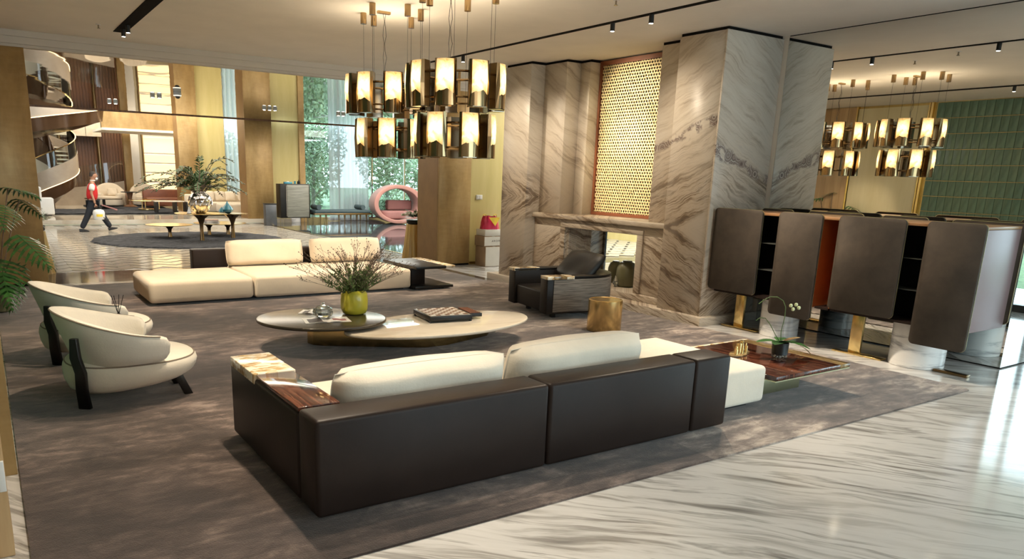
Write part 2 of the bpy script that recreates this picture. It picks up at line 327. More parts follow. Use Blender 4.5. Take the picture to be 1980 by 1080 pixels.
# ------------------------------------------------------------------ mesh helpers
class MB:
    def __init__(s): s.v = []; s.f = []
    def add(s, vs, fs):
        b = len(s.v); s.v += [tuple(v) for v in vs]; s.f += [tuple(i+b for i in f) for f in fs]; return s
    def box(s, x0, x1, y0, y1, z0, z1):
        v = [(x, y, z) for x in (x0, x1) for y in (y0, y1) for z in (z0, z1)]
        return s.add(v, [(0, 1, 3, 2), (4, 6, 7, 5), (0, 4, 5, 1), (2, 3, 7, 6), (0, 2, 6, 4), (1, 5, 7, 3)])
    def prism(s, poly, z0, z1, cap=True):
        n = len(poly); v = [(x, y, z0) for x, y in poly]+[(x, y, z1) for x, y in poly]
        f = [(i, (i+1) % n, (i+1) % n+n, i+n) for i in range(n)]
        if cap: f += [tuple(range(n-1, -1, -1)), tuple(range(n, 2*n))]
        return s.add(v, f)
    def loops(s, ls, cap0=True, cap1=True, closed=True):
        n = len(ls[0]); v = [p for l in ls for p in l]; f = []
        for k in range(len(ls)-1):
            for i in range(n if closed else n-1):
                j = (i+1) % n; f.append((k*n+i, k*n+j, (k+1)*n+j, (k+1)*n+i))
        if cap0: f.append(tuple(range(n-1, -1, -1)))
        if cap1: f.append(tuple(range((len(ls)-1)*n, len(ls)*n)))
        return s.add(v, f)
    def lathe(s, prof, n=24, cx=0, cy=0, z=0, cap0=True, cap1=True):
        return s.loops([[(cx+r*math.cos(2*PI*i/n), cy+r*math.sin(2*PI*i/n), z+h) for i in range(n)] for r, h in prof], cap0, cap1)
    def cyl(s, x, y, z0, z1, r, n=16): return s.lathe([(r, z0), (r, z1)], n, x, y)
    def tube(s, path, r, n=6, cap=True):
        ps = [Vector(p) for p in path]; ls = []
        for i, p in enumerate(ps):
            d = (ps[min(i+1, len(ps)-1)]-ps[max(i-1, 0)]).normalized()
            a = d.orthogonal().normalized() if i == 0 else (pa - d*pa.dot(d)).normalized()
            pa = a; b = d.cross(a); rr = r[i] if isinstance(r, (list, tuple)) else r
            ls.append([p+a*rr*math.cos(2*PI*k/n)+b*rr*math.sin(2*PI*k/n) for k in range(n)])
        return s.loops(ls, cap, cap)
    def bar(s, a, b, wx, wy):
        a = Vector(a); b = Vector(b); d = (b-a).normalized(); u = Vector((0, 0, 1)) if abs(d.z) < .9 else Vector((1, 0, 0))
        x = d.cross(u).normalized()*wx/2; y = d.cross(x).normalized()*wy/2
        return s.loops([[p+x+y, p-x+y, p-x-y, p+x-y] for p in (a, b)])
    def ell(s, c, r, n=14, m=9):
        prof = [(math.sin(PI*k/m), -math.cos(PI*k/m)) for k in range(1, m)]
        return s.loops([[(c[0]+r[0]*q*math.cos(2*PI*i/n), c[1]+r[1]*q*math.sin(2*PI*i/n), c[2]+r[2]*h) for i in range(n)] for q, h in prof])
    def grid(s, fn, nu, nv):
        v = [fn(i/nu, j/nv) for i in range(nu+1) for j in range(nv+1)]
        return s.add(v, [(i*(nv+1)+j, (i+1)*(nv+1)+j, (i+1)*(nv+1)+j+1, i*(nv+1)+j+1) for i in range(nu) for j in range(nv)])
    def move(s, dx, dy, dz): s.v = [(a+dx, b+dy, c+dz) for a, b, c in s.v]; return s
    def rot(s, ang, ax='Z', c=(0, 0, 0)):
        m = Matrix.Rotation(ang, 3, ax); c = Vector(c); s.v = [tuple(m @ (Vector(v)-c)+c) for v in s.v]; return s

def mesh(name, mb, bevel=0, seg=2, smooth=False, ang=35, recalc=True):
    me = bpy.data.meshes.new(name); me.from_pydata([tuple(v) for v in mb.v], [], mb.f)
    bm = bmesh.new(); bm.from_mesh(me)
    if recalc: bmesh.ops.recalc_face_normals(bm, faces=bm.faces)
    if bevel:
        ed = [e for e in bm.edges if len(e.link_faces) == 2 and e.calc_face_angle(0) > R(30)]
        bmesh.ops.bevel(bm, geom=ed, offset=bevel, segments=seg, profile=.5, affect='EDGES', clamp_overlap=True)
    bm.to_mesh(me); bm.free()
    if smooth or bevel:
        me.polygons.foreach_set('use_smooth', [True]*len(me.polygons))
        try: me.set_sharp_from_angle(angle=R(ang if not bevel else 60))
        except Exception: pass
    return me
def tag(o, label=None, cat=None, group=None, kind=None):
    if label: o['label'] = label
    if cat: o['category'] = cat
    if group: o['group'] = group
    if kind: o['kind'] = kind
    return o
def link(name, me, m, parent=None, loc=None):
    o = bpy.data.objects.new(name, me)
    if not me.materials: me.materials.append(m)
    col.objects.link(o)
    if parent is not None: o.parent = parent
    if loc is not None: o.location = loc
    return o
def obj(name, mb, m, parent=None, bevel=0, seg=2, smooth=False, world=False, ang=35, label=None, kind=None, recalc=True):
    """world=True: the vertices are world coordinates although the parent stands elsewhere"""
    if world and parent is not None:
        p = parent
        while p.parent: p = p.parent
        mb.move(-p.location.x, -p.location.y, -p.location.z)
    o = link(name, mesh(name, mb, bevel, seg, smooth, ang, recalc), m, parent)
    if label: o['label'] = label
    if kind: o['kind'] = kind
    return o
def thing(name, label, cat, loc=(0, 0, 0), rz=0, group=None):
    o = bpy.data.objects.new(name, None); o.empty_display_size = .1; col.objects.link(o); o.location = loc; o.rotation_euler = (0, 0, rz)
    return tag(o, label, cat, group)
def struct(name, mb, m, **k):
    o = obj(name, mb, m, **k); o['kind'] = 'structure'; return o
def dup(o, loc=None, rz=None, label=None, parent=None):
    c = o.copy(); col.objects.link(c); c.parent = parent
    if loc is not None: c.location = loc
    if rz is not None: c.rotation_euler = (0, 0, rz)
    if label: c['label'] = label
    for ch in list(o.children): dup(ch, parent=c)
    return c
def rrect(x0, x1, y0, y1, r, n=5):
    p = []
    for cx, cy, a in ((x1-r, y1-r, 0), (x0+r, y1-r, 90), (x0+r, y0+r, 180), (x1-r, y0+r, 270)):
        p += [(cx+r*math.cos(R(a+90*k/n)), cy+r*math.sin(R(a+90*k/n))) for k in range(n+1)]
    return p
def pillow(w, d, h, n=14, e=3.2, puff=.35):
    """soft cushion, w along x, d (thickness) along y, h along z, centred"""
    def fn(side):
        def g(u, v):
            a, b = 2*u-1, 2*v-1
            t = max(0, (1-abs(a)**e)*(1-abs(b)**e))**.42
            wob = .012*math.sin(5*a+2*b)
            return (a*w/2*(1-.05*(h/w)**.5*b**4), side*(t*d/2)+wob*t, b*h/2*(1-.10*a**6))
        return g
    mb = MB(); mb.grid(fn(1), n, n); mb.grid(fn(-1), n, n); return mb
def weld(o, d=.0008):
    bm = bmesh.new(); bm.from_mesh(o.data); bmesh.ops.remove_doubles(bm, verts=bm.verts, dist=d); bmesh.ops.recalc_face_normals(bm, faces=bm.faces); bm.to_mesh(o.data); bm.free()
def skin(name, pts, edges, rad, m, parent, sub=2, root=0):
    me = bpy.data.meshes.new(name); me.from_pydata(pts, edges, [])
    bm = bmesh.new(); bm.from_mesh(me); lay = bm.verts.layers.skin.verify(); bm.verts.ensure_lookup_table()
    for v, r in zip(bm.verts, rad):
        v[lay].radius = r if isinstance(r, tuple) else (r, r)
    bm.verts[root][lay].use_root = True; bm.to_mesh(me); bm.free()
    o = link(name, me, m, parent); s = o.modifiers.new('skin', 'SKIN'); s.use_smooth_shade = True
    q = o.modifiers.new('sub', 'SUBSURF'); q.levels = sub; q.render_levels = sub
    return o

# ================================================================== THE SETTING
CZ = 3.89
M['mw_left'] = marble_wall('marble_left_slabs', .50, 1.6)
M['mw_rightc'] = marble_wall('marble_right_slabs', -.45, 1.3, band=(-.36, 2.08-.0))
M['mw_pillar'] = marble_wall('marble_pillar_slab', .50, 1.35, band=(.31, 2.96))
M['mw_plain'] = marble_wall('marble_plinth', .25, None)

struct('floor', MB().box(-2, 17.7, -6, 14.02, -.12, 0), M['floor'])
rug = thing('rug', 'large taupe mottled carpet under the whole seating group', 'rug', (4, 8, 0))
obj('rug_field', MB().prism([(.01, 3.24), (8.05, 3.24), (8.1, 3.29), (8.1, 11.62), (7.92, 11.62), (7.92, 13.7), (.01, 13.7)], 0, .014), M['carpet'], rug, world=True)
struct('trim_1', MB().box(7.93, 8.14, 11.63, 13.95, .0, .004), M['darkstone'])
struct('ceiling', MB().box(-2, 17.7, -6, 14.3, CZ, CZ+.12), M['plaster'])
bk = MB().box(-4, 17.5, 13.92, 14.12, 3.70, CZ); bk.box(-4, 17.5, 13.97, 14.12, 3.66, 3.70)
struct('trim_2', bk, M['plaster2'])
struct('trim_3', MB().box(-4, 17.5, 13.88, 13.92, 3.80, CZ), M['plaster2'])

# stepped marble fireplace wall
WR = thing('wall_right', None, None, (8.8, 9.3, 0)); WR['kind'] = 'structure'
def slab(x, y0, y1, z0, z1, m, lab=None, x1=9.38):
    o = obj('marble_slab', MB().box(x, x1, y0, y1, z0, z1), m, WR, bevel=.004, seg=1, world=True); return o
slab(8.25, 10.952, 11.72, .12, 3.85, M['mw_left']); slab(8.55, 10.352, 10.948, 1.33, 3.85, M['mw_left']); slab(8.85, 10.102, 10.348, 1.33, 3.85, M['mw_left'])
slab(8.85, 8.222, 8.498, 1.33, 3.85, M['mw_rightc']); slab(8.55, 7.622, 8.218, 1.33, 3.85, M['mw_rightc']); slab(8.25, 6.842, 7.618, .12, 3.85, M['mw_rightc'])
obj('marble_slab', MB().box(8.235, 9.395, 6.81, 6.838, .12, 3.85), M['mw_pillar'], WR, bevel=.003, seg=1, world=True)
obj('plinth', MB().box(8.15, 9.395, 6.72, 11.98, 0, .12), M['mw_plain'], WR, bevel=.006, world=True)
gp = MB()
for a in ((8.27, 10.955, 11.70), (8.57, 10.355, 10.95), (8.87, 10.1, 10.35), (8.87, 8.22, 8.5), (8.57, 7.62, 8.22), (8.27, 6.83, 7.61)): gp.box(a[0], 9.38, a[1], a[2], 3.85, CZ)
obj('shadow_gap', gp, M['shadowgap'], WR, world=True)
obj('wall_core', MB().box(9.4, 10.1, 6.74, 8.34, 0, CZ).box(9.4, 9.43, 10.03, 11.9, 0, CZ).box(9.4, 10.1, 8.34, 10.02, 0, .22).box(9.4, 10.1, 8.34, 10.02, 1.13, CZ), M['plaster2'], WR, world=True)
obj('recess_back', MB().box(9.20, 9.38, 8.5, 10.1, 1.33, CZ), M['shadowgap'], WR, world=True)

# mantel and hearth
MT = thing('fireplace', 'carved stone mantelpiece with mirrored fluted firebox under the lattice screen', 'fireplace', (8.9, 9.3, .12))
mm = M['mw_left']
obj('jamb', MB().box(8.47, 9.36, 10.05, 10.945, .22, 1.12), mm, MT, bevel=.012, world=True)
obj('jamb', MB().box(8.47, 9.36, 7.625, 8.32, .22, 1.12), M['mw_rightc'], MT, bevel=.012, world=True)
obj('lintel', MB().box(8.47, 9.36, 7.625, 10.945, 1.12, 1.25), M['mw_plain'], MT, bevel=.008, world=True)
obj('mantel_shelf', MB().box(8.40, 9.18, 7.625, 10.945, 1.25, 1.33), M['mw_plain'], MT, bevel=.015, world=True)
obj('hearth', MB().box(8.38, 9.36, 7.625, 10.945, .12, .22), M['mw_plain'], MT, bevel=.008, world=True)
fr = MB().box(8.44, 8.47, 10.05, 10.17, .22, 1.12); fr.box(8.44, 8.47, 8.20, 8.32, .22, 1.12); fr.box(8.44, 8.47, 8.2, 10.17, 1.12, 1.2)
obj('frame_moulding', fr, M['mw_plain'], MT, bevel=.006, world=True)
fl = MB()
for i in range(16): fl.cyl(8.54+i*.034, 10.050, .22, 1.12, .015, 8)
obj('flute', fl, M['mw_plain'], MT, world=True, smooth=True, kind='stuff')
obj('back_frame', MB().box(9.362, 9.398, 10.0, 10.2, .22, 1.2).box(9.362, 9.398, 8.2, 8.36, .22, 1.2), M['chrome'], MT, world=True)

# golden lattice screen
SC_ = thing('lattice_screen', 'tall golden openwork lattice screen set in the recess above the mantel', 'screen', (9.1, 9.3, 1.33))
Y0, Y1, Z0, Z1 = 8.54, 10.06, 1.385, 3.80
lat = MB()
def clip(p, d):
    t0, t1 = -9, 9
    for a, da, lo, hi in ((p[0], d[0], Y0, Y1), (p[1], d[1], Z0, Z1)):
        if abs(da) < 1e-6:
            if a < lo or a > hi: return None
        else:
            u, v = (lo-a)/da, (hi-a)/da; t0 = max(t0, min(u, v)); t1 = min(t1, max(u, v))
    return (t0, t1) if t1-t0 > .02 else None
for k, an in enumerate((0, 60, 120)):
    d = (math.cos(R(an)), math.sin(R(an))); nn = (-d[1], d[0]); c0 = ((Y0+Y1)/2, (Z0+Z1)/2)
    for i in range(-40, 41):
        off = (i+(.5 if k == 0 else 0))*.056*.866
        p = (c0[0]+nn[0]*off, c0[1]+nn[1]*off); q = clip(p, d)
        if q: lat.bar((9.1+.004*k, p[0]+d[0]*q[0], p[1]+d[1]*q[0]), (9.1+.004*k, p[0]+d[0]*q[1], p[1]+d[1]*q[1]), .017, .01)
M['lat'] = simple('cream_gold_lattice', (.86, .72, .42), .5, .1, .04, 3)
obj('lattice', lat, M['lat'], SC_, world=True, kind='stuff')
f_r = MB().box(9.06, 9.12, 8.5, 8.54, 1.335, CZ-.02); f_r.box(9.06, 9.12, 10.06, 10.1, 1.335, CZ-.02); f_r.box(9.06, 9.12, 8.54, 10.06, 1.335, 1.385); f_r.box(9.06, 9.12, 8.54, 10.06, 3.80, CZ-.02)
obj('screen_frame', f_r, M['redish'], SC_, world=True)

# mirror wall
MW = thing('wall_mirror', 'floor to ceiling mirror panel behind the sideboard', 'mirror', (9.7, 5.1, 0))
obj('mirror_panel', MB().box(9.4, 10.05, 3.52, 6.735, .015, CZ-.012), M['mirror'], MW, world=True)
obj('base_strip', MB().box(9.405, 10.045, 3.525, 6.735, 0, .015), M['shadowgap'], MW, world=True)
obj('base_strip', MB().box(9.405, 10.045, 3.525, 6.735, CZ-.012, CZ), M['shadowgap'], MW, world=True)

# left wall (mostly seen in the mirror): green tiles, yellow panels, walnut
WL = thing('wall_left', None, None, (-.2, 8, 0)); WL['kind'] = 'structure'
obj('wall_core', MB().box(-.9, -.12, 5.46, 14, 0, CZ), M['goldjoint'], WL, world=True)
tw, th = .172, .352
tm = mesh('tile_mesh', MB().box(-.012, .012, -tw/2+.005, tw/2-.005, -th/2+.005, th/2-.005).add([(.012, -tw/2+.005, -th/2+.005), (.012, tw/2-.005, -th/2+.005), (.012, tw/2-.005, th/2-.005), (.012, -tw/2+.005, th/2-.005), (.026, 0, -th/2+.03), (.026, 0, th/2-.03)], [(0, 4, 5, 3), (4, 1, 2, 5), (0, 1, 4), (3, 5, 2)]))
for i in range(17):
    for j in range(11):
        o = link('tile', tm, M['green_t'], WL, (-.105+.2, 6.55+i*tw-8+.0, .18+j*th))
gl = MB()
obj('tile_field', MB().box(-.118, -.095, 5.5, 6.45, 0, CZ), M['green_t'], WL, world=True, kind='stuff')
yp = MB().box(-.118, -.05, 9.56, 11.25, .0, CZ-.06)
obj('yellow_panel', yp, M['yellow2'], WL, bevel=.006, world=True)
obj('panel_trim', MB().box(-.12, -.03, 9.45, 9.50, 0, CZ).box(-.12, -.03, 9.52, 9.55, 0, CZ).box(-.12, -.03, 11.26, 11.30, 0, CZ), M['brass'], WL, world=True)
for i in range(3):
    obj('walnut_panel', MB().box(-.118, -.06, 11.32+i*.86, 12.16+i*.86, 0, CZ-.02), M['oak'] if i < 2 else M['walnut'], WL, bevel=.004, world=True)
obj('gold_fin', MB().box(-.9, 0.0, 5.30, 5.45, 0, CZ), M['gold'], WL, world=True)
struct('wall_front_left', MB().box(-1.6, -.9, 4.5, 5.3, 0, CZ), M['plaster2'])
jb = thing('door_jamb', 'light oak door jamb at the bottom left edge of the picture', 'door jamb', (-.4, 4.2, 0))
obj('jamb_board', MB().box(-.8, -.055, 4.12, 4.30, 0, CZ), M['oak'], jb, bevel=.004, world=True)
obj('cover_plate', MB().box(-.085, -.055, 4.10, 4.12, .36, .52), M['white'], jb, bevel=.003, world=True)
struct('wall_left_near', MB().box(-2.0, -1.6, -6, 5.3, 0, CZ), M['plaster2'])
struct('wall_back', MB().box(-2.0, 4.0, -6.2, -6, 0, CZ), M['plaster2'])
W4 = thing('window_4', None, None, (10, -6.1, 0)); W4['kind'] = 'structure'
fm = MB().box(4, 16, -6.2, -6, 0, .12).box(4, 16, -6.2, -6, 3.74, CZ)
for x in (4.05, 6, 8, 10, 12, 14): fm.box(x-.03, x+.03, -6.15, -6.05, .12, 3.74)
obj('window_frame', fm, M['black'], W4, world=True)
obj('pane', MB().box(4.0, 14.2, -6.11, -6.10, .12, 3.74), M['glassg'], W4, world=True)

# daylight side of the room (its windows show only as reflections)
W2 = thing('window_2', None, None, (14.2, 1.5, 0)); W2['kind'] = 'structure'
fm = MB().box(14.15, 14.3, -6, 9.0, 0, .12).box(14.15, 14.3, -6, 9.0, 3.74, CZ)
for y in (-4, -2, 0, 2, 4, 6, 8, 8.95): fm.box(14.17, 14.27, y-.03, y+.03, .12, 3.74)
obj('window_frame', fm, M['black'], W2, world=True)
obj('pane', MB().box(14.215, 14.225, -6, 9.0, .12, 3.74), M['glassg'], W2, world=True)
def curtain(name, x0, x1, y, z0, z1, parent, amp=.05, n=None, along='x', seed=0):
    n = n or int(abs(x1-x0)*26); rnd = random.Random(seed); ph = rnd.random()*6
    def fn(u, v):
        s = x0+(x1-x0)*u; a = amp*(.6+.4*v)*math.sin(u*abs(x1-x0)*2*PI/.17+ph+.8*math.sin(u*9))+.02*math.sin(u*31+v*3)
        return (s, y+a, z0+(z1-z0)*v) if along == 'x' else (y+a, s, z0+(z1-z0)*v)
    return obj(name, MB().grid(fn, n, 5), M['sheer'], parent, smooth=True, world=True, ang=80, recalc=False)
for i, (a, b) in enumerate(((-3.4, -1.6), (2.6, 3.8), (5.5, 7.5))):
    c = curtain('sheer_curtain', a, b, 13.95, .02, 3.7, None, along='y', seed=i)
    tag(c, ['white sheer curtain at the side window nearest the camera', 'white sheer curtain at the side window reflected in the marble floor', 'white sheer curtain at the side window behind the mirror wall'][i], 'curtain')
struct('wall_side', MB().box(14.15, 17.7, 9.0, 9.2, 0, CZ), M['plaster2'])

# gold column pair at the opening and the yellow return wall
def column(name, lab, x0, x1, y0, y1, z1, side=None, seams=()):
    t = thing(name, lab, 'column', ((x0+x1)/2, (y0+y1)/2, 0))
    e = [x0]+list(seams)+[x1]
    for a, b in zip(e, e[1:]): obj('column_panel', MB().box(a+.002, b-.002, y0, y0+.05, .04, z1), M['gold'], t, bevel=.004, seg=1, world=True)
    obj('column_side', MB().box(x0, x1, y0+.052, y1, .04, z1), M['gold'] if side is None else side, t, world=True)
    obj('column_base', MB().box(x0+.01, x1-.01, y0+.01, y1-.01, 0, .04), M['shadowgap'], t, world=True)
    return t
column('gold_column', 'wide gold leaf column at the left edge with the green plant in front', -1.6, .78, 13.98, 15.2, 3.66, seams=(-.6,))
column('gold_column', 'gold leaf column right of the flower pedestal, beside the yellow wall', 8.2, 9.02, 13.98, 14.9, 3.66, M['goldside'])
struct('wall_return', MB().box(9.03, 10.6, 14.05, 14.3, 0, 3.7), M['yellow'])
struct('baseboard_return', MB().box(9.03, 10.6, 14.03, 14.05, 0, .06), M['brass'])
sw = thing('wall_switch', 'white switch plate on the yellow wall above the boxes', 'switch', (9.27, 14.04, 1.48))
obj('plate', MB().box(-.07, .09, -.012, .01, -.05, .05), M['white'], sw, bevel=.004)
obj('rocker', MB().box(-.045, .0, -.018, -.012, -.03, .03).box(.015, .06, -.018, -.012, -.03, .03), M['paper'], sw)

# ------------------------------------------------------------------ hall floor, ceiling, platform
struct('floor_strip', MB().box(-6, 17.5, 14.02, 15.5, -.1, .0), M['darkstone'])
HF = thing('floor_hall', None, None, (3, 21, 0)); HF['kind'] = 'structure'
obj('floor_bed', MB().box(-6, 8.7, 15.5, 28.0, -.1, -.006), M['inlay'], HF, world=True)
# zigzag stone tiles: sheared parallelograms, the nearest as pieces, the rest joined
tlx, tly, sh, g, gy = .27, .50, .26, .004, .10
def ptile(a): s_ = sh*a; return MB().prism([(g/2, gy/2+0), (tlx-g/2, gy/2+s_), (tlx-g/2, tly-gy/2+s_), (g/2, tly-gy/2)], -.006, 0)
tm_a = mesh('hall_tile_a', ptile(1)); tm_b = mesh('hall_tile_b', ptile(-1))
rest = MB(); n_t = 0; cand = []
for i in range(55):
    for j in range(-1, 28):
        x = -6+i*tlx; y = 15.52+j*tly+(0 if i % 2 == 0 else sh)
        if x+tlx > 8.7 or y+tly+sh > 28.0 or y-sh < 15.26 or (i % 2 == 0 and y < 15.5): continue
        cand.append((x, y, i % 2))
def vis(x, y): return x > (y-14)*.10+.6 and x < y*.62-1.0
near = sorted([c for c in cand if vis(c[0], c[1])], key=lambda c: c[1])[:290]; ns = set(near)
for c in near: link('tile', tm_b if c[2] else tm_a, M['cream_tile'], HF, (c[0]-3, c[1]-21, 0))
for c in cand:
    if c not in ns: rest.add([(vx+c[0], vy+c[1], vz) for vx, vy, vz in ptile(-1 if c[2] else 1).v], ptile(1).f)
obj('tile_field', rest, M['cream_tile'], HF, world=True, kind='stuff')
struct('floor_pool', MB().box(8.7, 12.8, 15.5, 28.6, -.1, 0).box(12.8, 17.5, 20.0, 28.6, -.1, 0), M['darkfloor'])
struct('floor_side_hall', MB().box(12.8, 17.5, 15.5, 20.0, -.1, -.006), M['inlay'])
FS = thing('floor_side', None, None, (15, 17, 0)); FS['kind'] = 'structure'
sd = MB()
for i in range(20):
    for j in range(12):
        x, y = 12.1+i*tlx, 14.06+j*tly+(0 if i % 2 == 0 else sh)
        if y+tly+sh < 20: pt = ptile(-1 if i % 2 else 1); sd.add([(a+x, b+y, c+.010) for a, b, c in pt.v], pt.f)
obj('tile_field', sd, M['cream_tile'], FS, world=True, kind='stuff')
obj('border_strip', MB().box(11.6, 17.5, 13.2, 13.95, 0, .004), M['darkfloor'], FS, world=True)
struct('trim_4', MB().box(8.66, 8.72, 15.5, 28.0, 0, .004), M['brass'])
struct('ceiling_hall', MB().box(-6, 17.5, 14.12, 28.0, 3.69, 3.80), M['mceil'])
struct('trim_5', MB().box(-6, 17.5, 28.0, 28.06, 3.66, 3.95), M['walnut'])
struct('floor_platform', MB().box(-6, 9.9, 27.98, 42, 0, .15), M['cmarble'])
struct('ceiling_far', MB().box(-6, 9.9, 28.06, 42, 4.9, 5.0), M['plaster'])
struct('wall_hall_left', MB().box(-6.2, -6, 14.1, 42, 0, 5.0), M['plaster2'])
struct('wall_hall_right', MB().box(17.5, 17.7, 9.2, 28.6, 0, 3.9), M['yellow'])

# ================================================================== FURNITURE
# ---- front sofa
S = thing('sofa', 'dark brown leather backed cream sofa in the foreground, seen from behind', 'sofa', (3.4, 4.4, 0))
seg = [(1.39, 3.02), (3.026, 4.45), (4.456, 4.86)]
for i, (a, b) in enumerate(seg):
    obj('back_panel', MB().box(a, b, 3.65, 3.93, .045, .625), M['leather'], S, bevel=.028, seg=3, world=True)
obj('arm', MB().box(1.39, 1.67, 3.935, 5.34, .045, .60), M['leather'], S, bevel=.03, seg=3, world=True)
obj('wood_inlay', MB().box(1.40, 1.66, 3.95, 4.74, .598, .622), M['rose'], S, bevel=.004, world=True, label='glossy rosewood arm top')
sh_ = obj('shell_tray', MB().box(1.385, 1.675, 4.745, 5.31, .56, .630), M['shell'], S, bevel=.006, world=True, label='arm block with cream and amber shell inlay')
obj('plinth', MB().box(1.5, 5.58, 3.99, 5.1, .014, .06), M['black'], S, world=True)
obj('seat_block', MB().box(1.68, 3.55, 3.94, 5.22, .06, .39), M['cream'], S, bevel=.05, seg=4, world=True)
obj('seat_block', MB().box(3.556, 4.85, 3.94, 5.22, .06, .39), M['cream'], S, bevel=.05, seg=4, world=True)
obj('chaise_block', MB().box(4.868, 5.68, 3.88, 5.22, .06, .39), M['cream'], S, bevel=.045, seg=4, world=True)
def cushion(name, lab, x, y, z, w, d, h, tilt, m, group, rz=0, cat='cushion', e=3.2):
    t = thing(name, lab, cat, (x, y, z), rz, group)
    o = obj('cushion_body', pillow(w, d, h, e=e).rot(tilt, 'X'), m, t, smooth=True, ang=180); weld(o)
    pp = []
    for k in range(41):
        a = 2*PI*k/40; c_, s_ = math.cos(a), math.sin(a); q = max(abs(c_), abs(s_))
        a, b = c_/q, s_/q; pp.append((a*w/2*(1-.05*(h/w)**.5*b**4), 0, b*h/2*(1-.10*a**6)))
    o2 = obj('piping', MB().tube(pp, .003, 5).rot(tilt, 'X'), m, t, smooth=True)
    return t
cushion('back_cushion', 'cream back cushion at the left end of the leather sofa, nearer the arm', 2.33, 4.15, .580, 1.30, .30, .37, R(13), M['cream'], 'back cushions of the front sofa', e=6)
cushion('back_cushion', 'cream back cushion at the right end of the leather sofa, beside the chaise', 3.66, 4.16, .59, 1.32, .31, .39, R(14), M['cream'], 'back cushions of the front sofa', rz=R(1.5), e=6)

# ---- far sofa
F = thing('sofa', 'long low cream sofa across the room with two loose back cushions', 'sofa', (4, 12, 0))
obj('plinth', MB().box(1.95, 5.95, 11.3, 12.8, .014, .05), M['black'], F, world=True)
obj('chaise_block', MB().box(1.83, 3.325, 11.13, 12.5, .05, .37), M['creamb'], F, bevel=.07, seg=4, world=True)
obj('seat_block', MB().box(3.335, 4.78, 11.13, 12.72, .05, .37), M['creamb'], F, bevel=.05, seg=4, world=True)
obj('seat_block', MB().box(4.79, 6.02, 11.13, 12.72, .05, .37), M['creamb'], F, bevel=.05, seg=4, world=True)
obj('back_panel', MB().box(2.80, 6.0, 12.73, 12.93, .05, .64), M['leather'], F, bevel=.02, world=True)
cushion('back_cushion', 'cream back cushion in the middle of the far sofa', 3.95, 12.53, .585, 1.32, .26, .43, R(-12), M['creamb'], 'back cushions of the far sofa', e=6)
cushion('back_cushion', 'cream back cushion at the right of the far sofa behind the branches', 5.42, 12.53, .585, 1.36, .26, .43, R(-12), M['creamb'], 'back cushions of the far sofa', e=6)
T = thing('side_table', 'black two level side table with shell inlay at the right end of the far sofa', 'table', (6.35, 11.5, 0))
obj('tabletop', MB().box(6.03, 6.62, 10.98, 12.25, .375, .42), M['black'], T, bevel=.004, world=True)
obj('inlay_strip', MB().box(6.622, 6.80, 10.98, 12.25, .385, .425), M['shell'], T, bevel=.003, world=True)
obj('pedestal', MB().box(6.08, 6.35, 11.25, 11.95, .085, .375), M['leather'], T, bevel=.004, world=True)
obj('lower_shelf', MB().box(6.03, 6.78, 11.0, 12.2, .04, .085), M['black'], T, bevel=.004, world=True)
obj('foot', MB().box(6.15, 6.65, 11.1, 12.1, .014, .04), M['black'], T, world=True)

